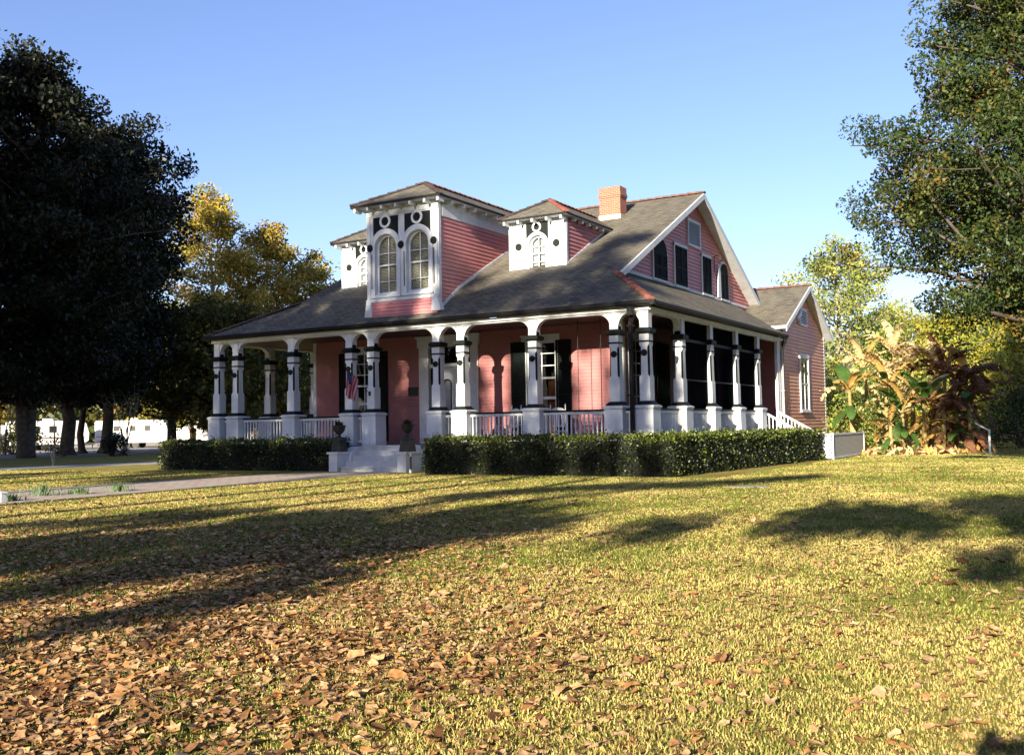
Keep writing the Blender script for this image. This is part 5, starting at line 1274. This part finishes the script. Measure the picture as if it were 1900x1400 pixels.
# --- trees that stand behind the camera and throw the shade over lawn and porch
def shade_trees():
    rng = np.random.default_rng(9); cl = []
    def area(u0, u1, v0, v1, keep=.9, sp=.8, r=.62):
        nu, nv = max(1, int(round((u1-u0)/sp))), max(1, int(round((v1-v0)/sp)))
        for i in range(nu):
            for j in range(nv):
                if rng.uniform() < keep: cl.append((u0+(i+.5)*(u1-u0)/nu+rng.normal()*.12, v0+(j+.5)*(v1-v0)/nv+rng.normal()*.12, r))
    # seen from the sun: u across the facade, v height at the facade plane
    area(-20, -14.9, 5.0, 9.4, .97); area(-14.9, -11.4, 5.0, 8.0, .97); area(-11.3, -9.3, 6.2, 9.9, .85); area(-9.3, -8.0, 7.2, 9.9, .75)
    area(-20, -8.2, -.3, 5.0, .93); area(-8.2, -7.6, .3, 4.6, .9)
    area(-6.4, -3.85, .9, 4.3, .92); area(-2.3, .15, .9, 4.3, .9); area(-3.8, -2.4, .4, 2.2, .6); area(-7.6, -6.5, .2, 1.6, .5)
    area(-11.4, -.2, 5.3, 7.0, .74); area(-8.0, -3, 7.0, 7.9, .6); area(-3.2, -1.3, 7.2, 10.2, .7)
    area(-20.5, -11.3, -1.0, -.2, .95); area(-6.7, -1.2, -1.0, .2, .8); area(-1.2, 2.2, -1.0, -.3, .45)
    area(-11.4, -7.4, -.7, .2, .75)
    # lawn
    area(-.8, 3.9, -6.1, -4.6, .98, .72); area(1.2, 3.2, -4.6, -3.9, .9); area(-6.8, -.8, -6.35, -5.5, .62); area(.4, 4.0, -7.1, -6.2, .66); area(-3.2, .6, -6.9, -6.0, .6); area(-4, 0, -5.3, -4.9, .35)
    for u, v in ((-.6, -3.3), (0, -2.95), (.5, -2.65), (1.1, -2.4), (1.8, -2.25), (2.5, -2.05), (3.2, -1.9), (3.9, -1.6), (4.6, -1.15), (5.2, -.85)): cl.append((u, v, .45)); cl.append((u+.3, v+.25, .4))
    area(7.2, 10.8, -4.6, -3.4, .85, .75); area(9.2, 10.8, -3.4, -2.6, .7); cl.append((9.9, -5.35, .42)); area(4.2, 6.8, -4.9, -4.5, .4); area(-24, -13, -2.6, -1.4, .3)
    trunks = [(-23, 48), (-18, 56), (-13.2, 46), (-9.2, 58), (-6.4, 47), (-4.4, 60), (-2.6, 52), (-.2, 50), (1.6, 57), (14.2, 50)]
    groups = {k: [] for k in range(len(trunks))}
    for u, v, r in cl:
        k = min(range(len(trunks)), key=lambda k: abs(trunks[k][0]-u)*(.4 if k == 9 and v < -2 and u > 5 else 1)+rng.uniform(0, 1.5)); t = (rng.uniform(39, 47) if v < -3.6 else trunks[k][1]+rng.uniform(-6, 6))
        groups[k].append((np.array((u, 0, v))+SUN*t, r))
    for k, G in groups.items():
        if not G: continue
        t = trunks[k][1]; bx, by = trunks[k][0]+SUN[0]*t, SUN[1]*t
        e = empty('shade_tree', (bx, by, 0)); tag(e, 'tall oak standing on the lawn behind the viewer', 'tree', 'oaks behind the viewer')
        wd = Wood(); top = max(c[2] for c, _ in G); b0 = np.array((bx, by, 0)); ctr = np.array((bx, by, top*.9))
        wd.mb.tube([(0, 0, 0), (0, 0, .5), (.1, 0, top*.5), (0, 0, top*.92)], [.42, .26, .18, .05], 9)
        C = []
        for c, r in G:
            z0 = max(2.5, c[2]-1.0-.45*math.hypot(c[0]-bx, c[1]-by)); z0 = min(z0, top*.9)
            if rng.uniform() < .35: wd.limb((0, 0, z0), c-b0, .06, .02, rng, .03, 4, 5)
            n = int((340 if c[1] > -48 else 270)*(r/.62)**2); C.append(c-b0+rng.normal(size=(n, 3))*r*.52)
        C = np.concatenate(C); C[:, 2] = np.maximum(C[:, 2], 1.5); wd.mb.build('trunk', M_BARK, e)
        leaf_cards('crown', C, .26*rng.uniform(.7, 1.3, len(C)), L_RT, rng.choice(5, len(C), p=[.4, .25, .12, .08, .15]), e, rng)
shade_trees()
for i, (x, y, H_) in enumerate(((-56, -5, 34), (-49, -9, 31), (-41, -11.5, 26))):
    tree('neighbour_oak', 'tall dark oak beyond the left edge of the view', 'tree', (x, y), H_, 7, dome(8.0, .45), L_OAK, [.55, .25, .2], .9, 60, 9, 26, 1.1, .7, 200+i, 'oaks beyond the left edge')
for i, (x, y, H_) in enumerate(((-34, -52, 27), (-30, -70, 26), (-44, -44, 28), (27, -38, 26), (31, -56, 28), (26, -74, 26), (40, -30, 24))):  # unseen trees added to block sky light and deepen the shade
    tree('shade_tree', 'unseen spreading oak added behind the viewer to block sky light', 'tree', (x, y), H_, 3, dome(8.5, .45), L_RT, [.36, .26, .13, .09, .16], .9, 60, 9, 26, 1.1, .6, 220+i, 'unseen oaks added to block sky light')
for i, x in enumerate((-40, -29, -19, -9, 1, 11, 21, 32)):  # low unseen row added to block the horizon glow under the sun
    tree('shade_tree', 'unseen rounded oak added far behind the viewer to block horizon glow', 'tree', (x, -92-4*(i % 2)), 16.5, 1.2, dome(6.2, .4), L_RT, [.36, .26, .13, .09, .16], .9, 44, 8, 24, 1.0, .45, 240+i, 'unseen row of oaks added to block horizon glow')
def photographer():
    e = empty('person', (12.62, -30.28, 0), R(30)); tag(e, 'person in dark jacket and jeans holding up a phone to take the picture', 'person')
    me = bpy.data.meshes.new('body')
    J = {'pel': ((0, 0, .90), .13), 'waist': ((0, 0, 1.02), .125), 'chest': ((0, .01, 1.22), .15), 'neckb': ((0, 0, 1.36), .07), 'neck': ((0, .01, 1.42), .052), 'headb': ((0, .03, 1.47), .075), 'head': ((0, .03, 1.545), .088), 'crown': ((0, .02, 1.60), .06)}
    for s, n in ((-1, 'l'), (1, 'r')):
        J |= {'hip'+n: ((.09*s, 0, .86), .095), 'knee'+n: ((.10*s, .02, .47), .06), 'ank'+n: ((.10*s, -.01, .09), .042), 'toe'+n: ((.11*s, .16, .035), .035),
              'sho'+n: ((.17*s, 0, 1.33), .062), 'elb'+n: ((.21*s, .16, 1.14), .043), 'wri'+n: ((.07*s, .29, 1.40), .029), 'palm'+n: ((.055*s, .31, 1.45), .026)}
    E_ = [('pel', 'waist'), ('waist', 'chest'), ('chest', 'neckb'), ('neckb', 'neck'), ('neck', 'headb'), ('headb', 'head'), ('head', 'crown')]
    for n, s in (('l', -1), ('r', 1)):
        E_ += [('pel', 'hip'+n), ('hip'+n, 'knee'+n), ('knee'+n, 'ank'+n), ('ank'+n, 'toe'+n), ('chest', 'sho'+n), ('sho'+n, 'elb'+n), ('elb'+n, 'wri'+n), ('wri'+n, 'palm'+n)]
        for q in range(5):
            a = ((.055-.012*q*.0)*s+(.012*(q-1.5))*s, .315+.004*q, 1.475) if q < 4 else (.03*s, .30, 1.44)
            b = (a[0]-.01*s, a[1]+.02, a[2]+(.05, .058, .055, .045, .0)[q]) if q < 4 else (.012*s, .315, 1.47)
            J['f%d%s' % (q, n)] = (a, .009); J['g%d%s' % (q, n)] = (b, .007); E_ += [('palm'+n, 'f%d%s' % (q, n)), ('f%d%s' % (q, n), 'g%d%s' % (q, n))]
    ks = list(J); me.from_pydata([J[k][0] for k in ks], [(ks.index(a), ks.index(b)) for a, b in E_], [])
    o = bpy.data.objects.new('body', me); COL.objects.link(o); o.parent = e
    sk = o.modifiers.new('skin', 'SKIN'); sk.use_smooth_shade = True; sd = o.modifiers.new('sub', 'SUBSURF'); sd.levels = 1; sd.render_levels = 1
    for i, k in enumerate(ks): me.skin_vertices[0].data[i].radius = (J[k][1], J[k][1]); me.skin_vertices[0].data[i].use_root = (k == 'pel')
    me.materials.append(basic('dark_clothes', (.03, .035, .05), (.05, .055, .07), 5, .8, .1))
    m = MB(); m.lathe((0, .015, 1.53), [(.098, 0), (.1, .05), (.075, .085), (0, .1)], 14); m.build('hair', M_BARK, e, smooth=True)
    p = MB(); p.box(-.04, .04, -.004, .004, 0, .13); po = p.build('phone', M_IRON, None, bevel=.003); po.location = (12.62-.345*math.sin(R(30)), -30.28+.345*math.cos(R(30)), 1.45); po.rotation_euler = (0, 0, R(30)); tag(po, 'dark phone held up in both hands', 'phone')
photographer()

# --- grass blades and fallen leaves near the camera
FW = np.array((-_s, _c)); RT = np.array((_c, _s))
def vnoise(x, y, seed):
    rng = np.random.default_rng(seed); g = rng.uniform(size=(64, 64)); xi, yi = np.floor(x).astype(int), np.floor(y).astype(int); fx, fy = x-xi, y-yi; fx = fx*fx*(3-2*fx); fy = fy*fy*(3-2*fy)
    a, b, c, d = g[xi % 64, yi % 64], g[(xi+1) % 64, yi % 64], g[xi % 64, (yi+1) % 64], g[(xi+1) % 64, (yi+1) % 64]
    return (a*(1-fx)+b*fx)*(1-fy)+(c*(1-fx)+d*fx)*fy
def fbm(x, y, s): return .5*vnoise(x, y, s)+.3*vnoise(x*2.3+7, y*2.3+3, s+1)+.2*vnoise(x*5.1+1, y*5.1+9, s+2)
def field(n, r0, r1, p, rng):
    """points on the lawn in a fan in front of the camera, density falling as r**-p"""
    u = rng.uniform(size=n); k = 2-p; r = (r0**k+u*(r1**k-r0**k))**(1/k); a = rng.uniform(R(-44), R(44), n)
    X, Z = r*np.sin(a), r*np.cos(a); P = CAM[:2]+np.outer(X, RT)+np.outer(Z, FW); return P, r, X, Z
def on_lawn(P):
    path = (P[:, 0] < -8.0) & (P[:, 0] > -12.8); return ~path & (P[:, 1] < -3.4+.0*P[:, 0]) | ((P[:, 0] > 3.4) & ~path)
def grass():
    rng = np.random.default_rng(21); P, r, X, Z = field(1130000, 3.9, 78, 1.4, rng); k = on_lawn(P); P, r = P[k], r[k]; n = len(P)
    f = fbm(P[:, 0]*.35, P[:, 1]*.35, 3); g = fbm(P[:, 0]*1.6, P[:, 1]*1.6, 8)
    h = (.008+.016*rng.uniform(size=n)+.020*(g > .58)*rng.uniform(size=n))*(1+.004*r); w = .0023*(1+r/9.)
    a = rng.uniform(0, 6.283, n); s = np.stack([np.cos(a), np.sin(a), 0*a], 1)*w[:, None]; ln = np.stack([rng.normal(size=n)*.6, rng.normal(size=n)*.6, np.ones(n)], 1); ln /= np.linalg.norm(ln, axis=1, keepdims=True)
    B = np.concatenate([P, np.zeros((n, 1))], 1); T = B+ln*h[:, None]*1.25; Mm = B+ln*h[:, None]*.6+np.array((0, 0, .006))
    V = np.stack([B-s, B+s, Mm+s*.8, T, Mm-s*.8], 1).reshape(-1, 3); i0 = np.arange(n)*5
    F = np.concatenate([np.stack([i0, i0+1, i0+2, i0+4], 1)]); F3 = np.stack([i0+4, i0+2, i0+3], 1)
    gr = f+.35*(g-.5)+rng.normal(size=n)*.12-.10*np.clip((15-r)/9, 0, 1)+.07*np.clip((r-15)/15, 0, 1); mi = np.where(gr > .66, 2, np.where(gr > .54, 1, np.where(rng.uniform(size=n) < .3, 3, 0))); mi = np.where(rng.uniform(size=n) < .18, rng.choice(4, n, p=[.4, .25, .25, .1]), mi)
    o = fast_mesh('grass', V, F, G_GRASS, mi); tag(o, kind='stuff')
    # tips as a second set of faces in the same object
    import bmesh
    me = o.data; nl = len(me.loops); npoly = len(me.polygons)
    me.loops.add(F3.size); me.polygons.add(len(F3))
    li = np.empty(nl+F3.size, dtype=np.int32); li[:nl] = F.ravel(); li[nl:] = F3.ravel(); me.loops.foreach_set('vertex_index', li)
    ls = np.concatenate([np.arange(npoly)*4, nl+np.arange(len(F3))*3]).astype(np.int32); me.polygons.foreach_set('loop_start', ls)
    me.polygons.foreach_set('material_index', np.concatenate([mi, mi]).astype(np.int32)); me.update(calc_edges=True); me.validate()
grass()
def litter():
    rng = np.random.default_rng(33); P, r, X, Z = field(245000, 3.9, 46, 1.4, rng)
    f = fbm(P[:, 0]*.42, P[:, 1]*.42, 40); f2 = fbm(P[:, 0]*1.5, P[:, 1]*1.5, 47)
    left = np.clip((.7-X+.08*(Z-5))/3.0, 0, 1); near = np.clip(1.25-(Z-4.5)/13, .12, 1)
    den = np.clip((f*.75+f2*.35-.32)*2.4, 0, 1)*(.10+1.1*left*near)+.42*left*np.clip((9-Z)/4, 0, 1)+.03*np.clip((30-r)/12, .15, 1)
    k = (rng.uniform(size=len(P)) < den) & on_lawn(P); P, r = P[k], r[k]; n = len(P)
    L = rng.uniform(.012, .034, n)*np.where(rng.uniform(size=n) < .10, 1.6, 1)*(1+.012*r)
    K = 10; th = np.linspace(0, 2*math.pi, K+1)[:-1]
    lob = 1+.17*np.cos(th*5)                   # five blunt lobes
    amp = rng.choice([0., .12, .26], n, p=[.45, .3, .25])[:, None]; rad = (1+amp*np.cos(th*5)[None, :])*(1+.11*rng.normal(size=(n, K))); a = rng.uniform(0, 6.283, n); el = rng.uniform(.38, .95, (n, 1))
    lx = rad*np.cos(th)*1.15; ly = rad*np.sin(th)*el
    c1, c2 = rng.normal(0, .35, (n, 1)), rng.normal(.2, .5, (n, 1)); lz = c1*lx**2*.55+c2*ly**2*.75+.08*rng.normal(size=(n, K)); lz = np.clip(lz, -.5, .55)
    ex = np.stack([np.cos(a), np.sin(a), np.zeros(n)], 1); tilt = rng.normal(0, .24, (n, 2)); ez = np.stack([tilt[:, 0], tilt[:, 1], np.ones(n)], 1); ez /= np.linalg.norm(ez, axis=1, keepdims=True); ey = np.cross(ez, ex); ex = np.cross(ey, ez)
    Z0 = .012+.018*rng.uniform(size=n)
    V = np.empty((n, K+1, 3)); base = np.concatenate([P, Z0[:, None]], 1); V[:, 0] = base
    V[:, 1:] = base[:, None, :]+L[:, None, None]*(lx[..., None]*ex[:, None, :]+ly[..., None]*ey[:, None, :]+lz[..., None]*ez[:, None, :])
    V[..., 2] = np.maximum(V[..., 2], .006)
    i0 = (np.arange(n)*(K+1))[:, None]; F = np.stack([np.broadcast_to(i0, (n, K)), i0+1+np.arange(K), i0+1+(np.arange(K)+1) % K], 2).reshape(-1, 3)
    mi = np.repeat(rng.choice(5, n, p=[.34, .26, .14, .16, .10]), K)
    o = fast_mesh('fallen_leaves', V.reshape(-1, 3), F, L_LIT, mi, None, True); tag(o, kind='stuff')
litter()
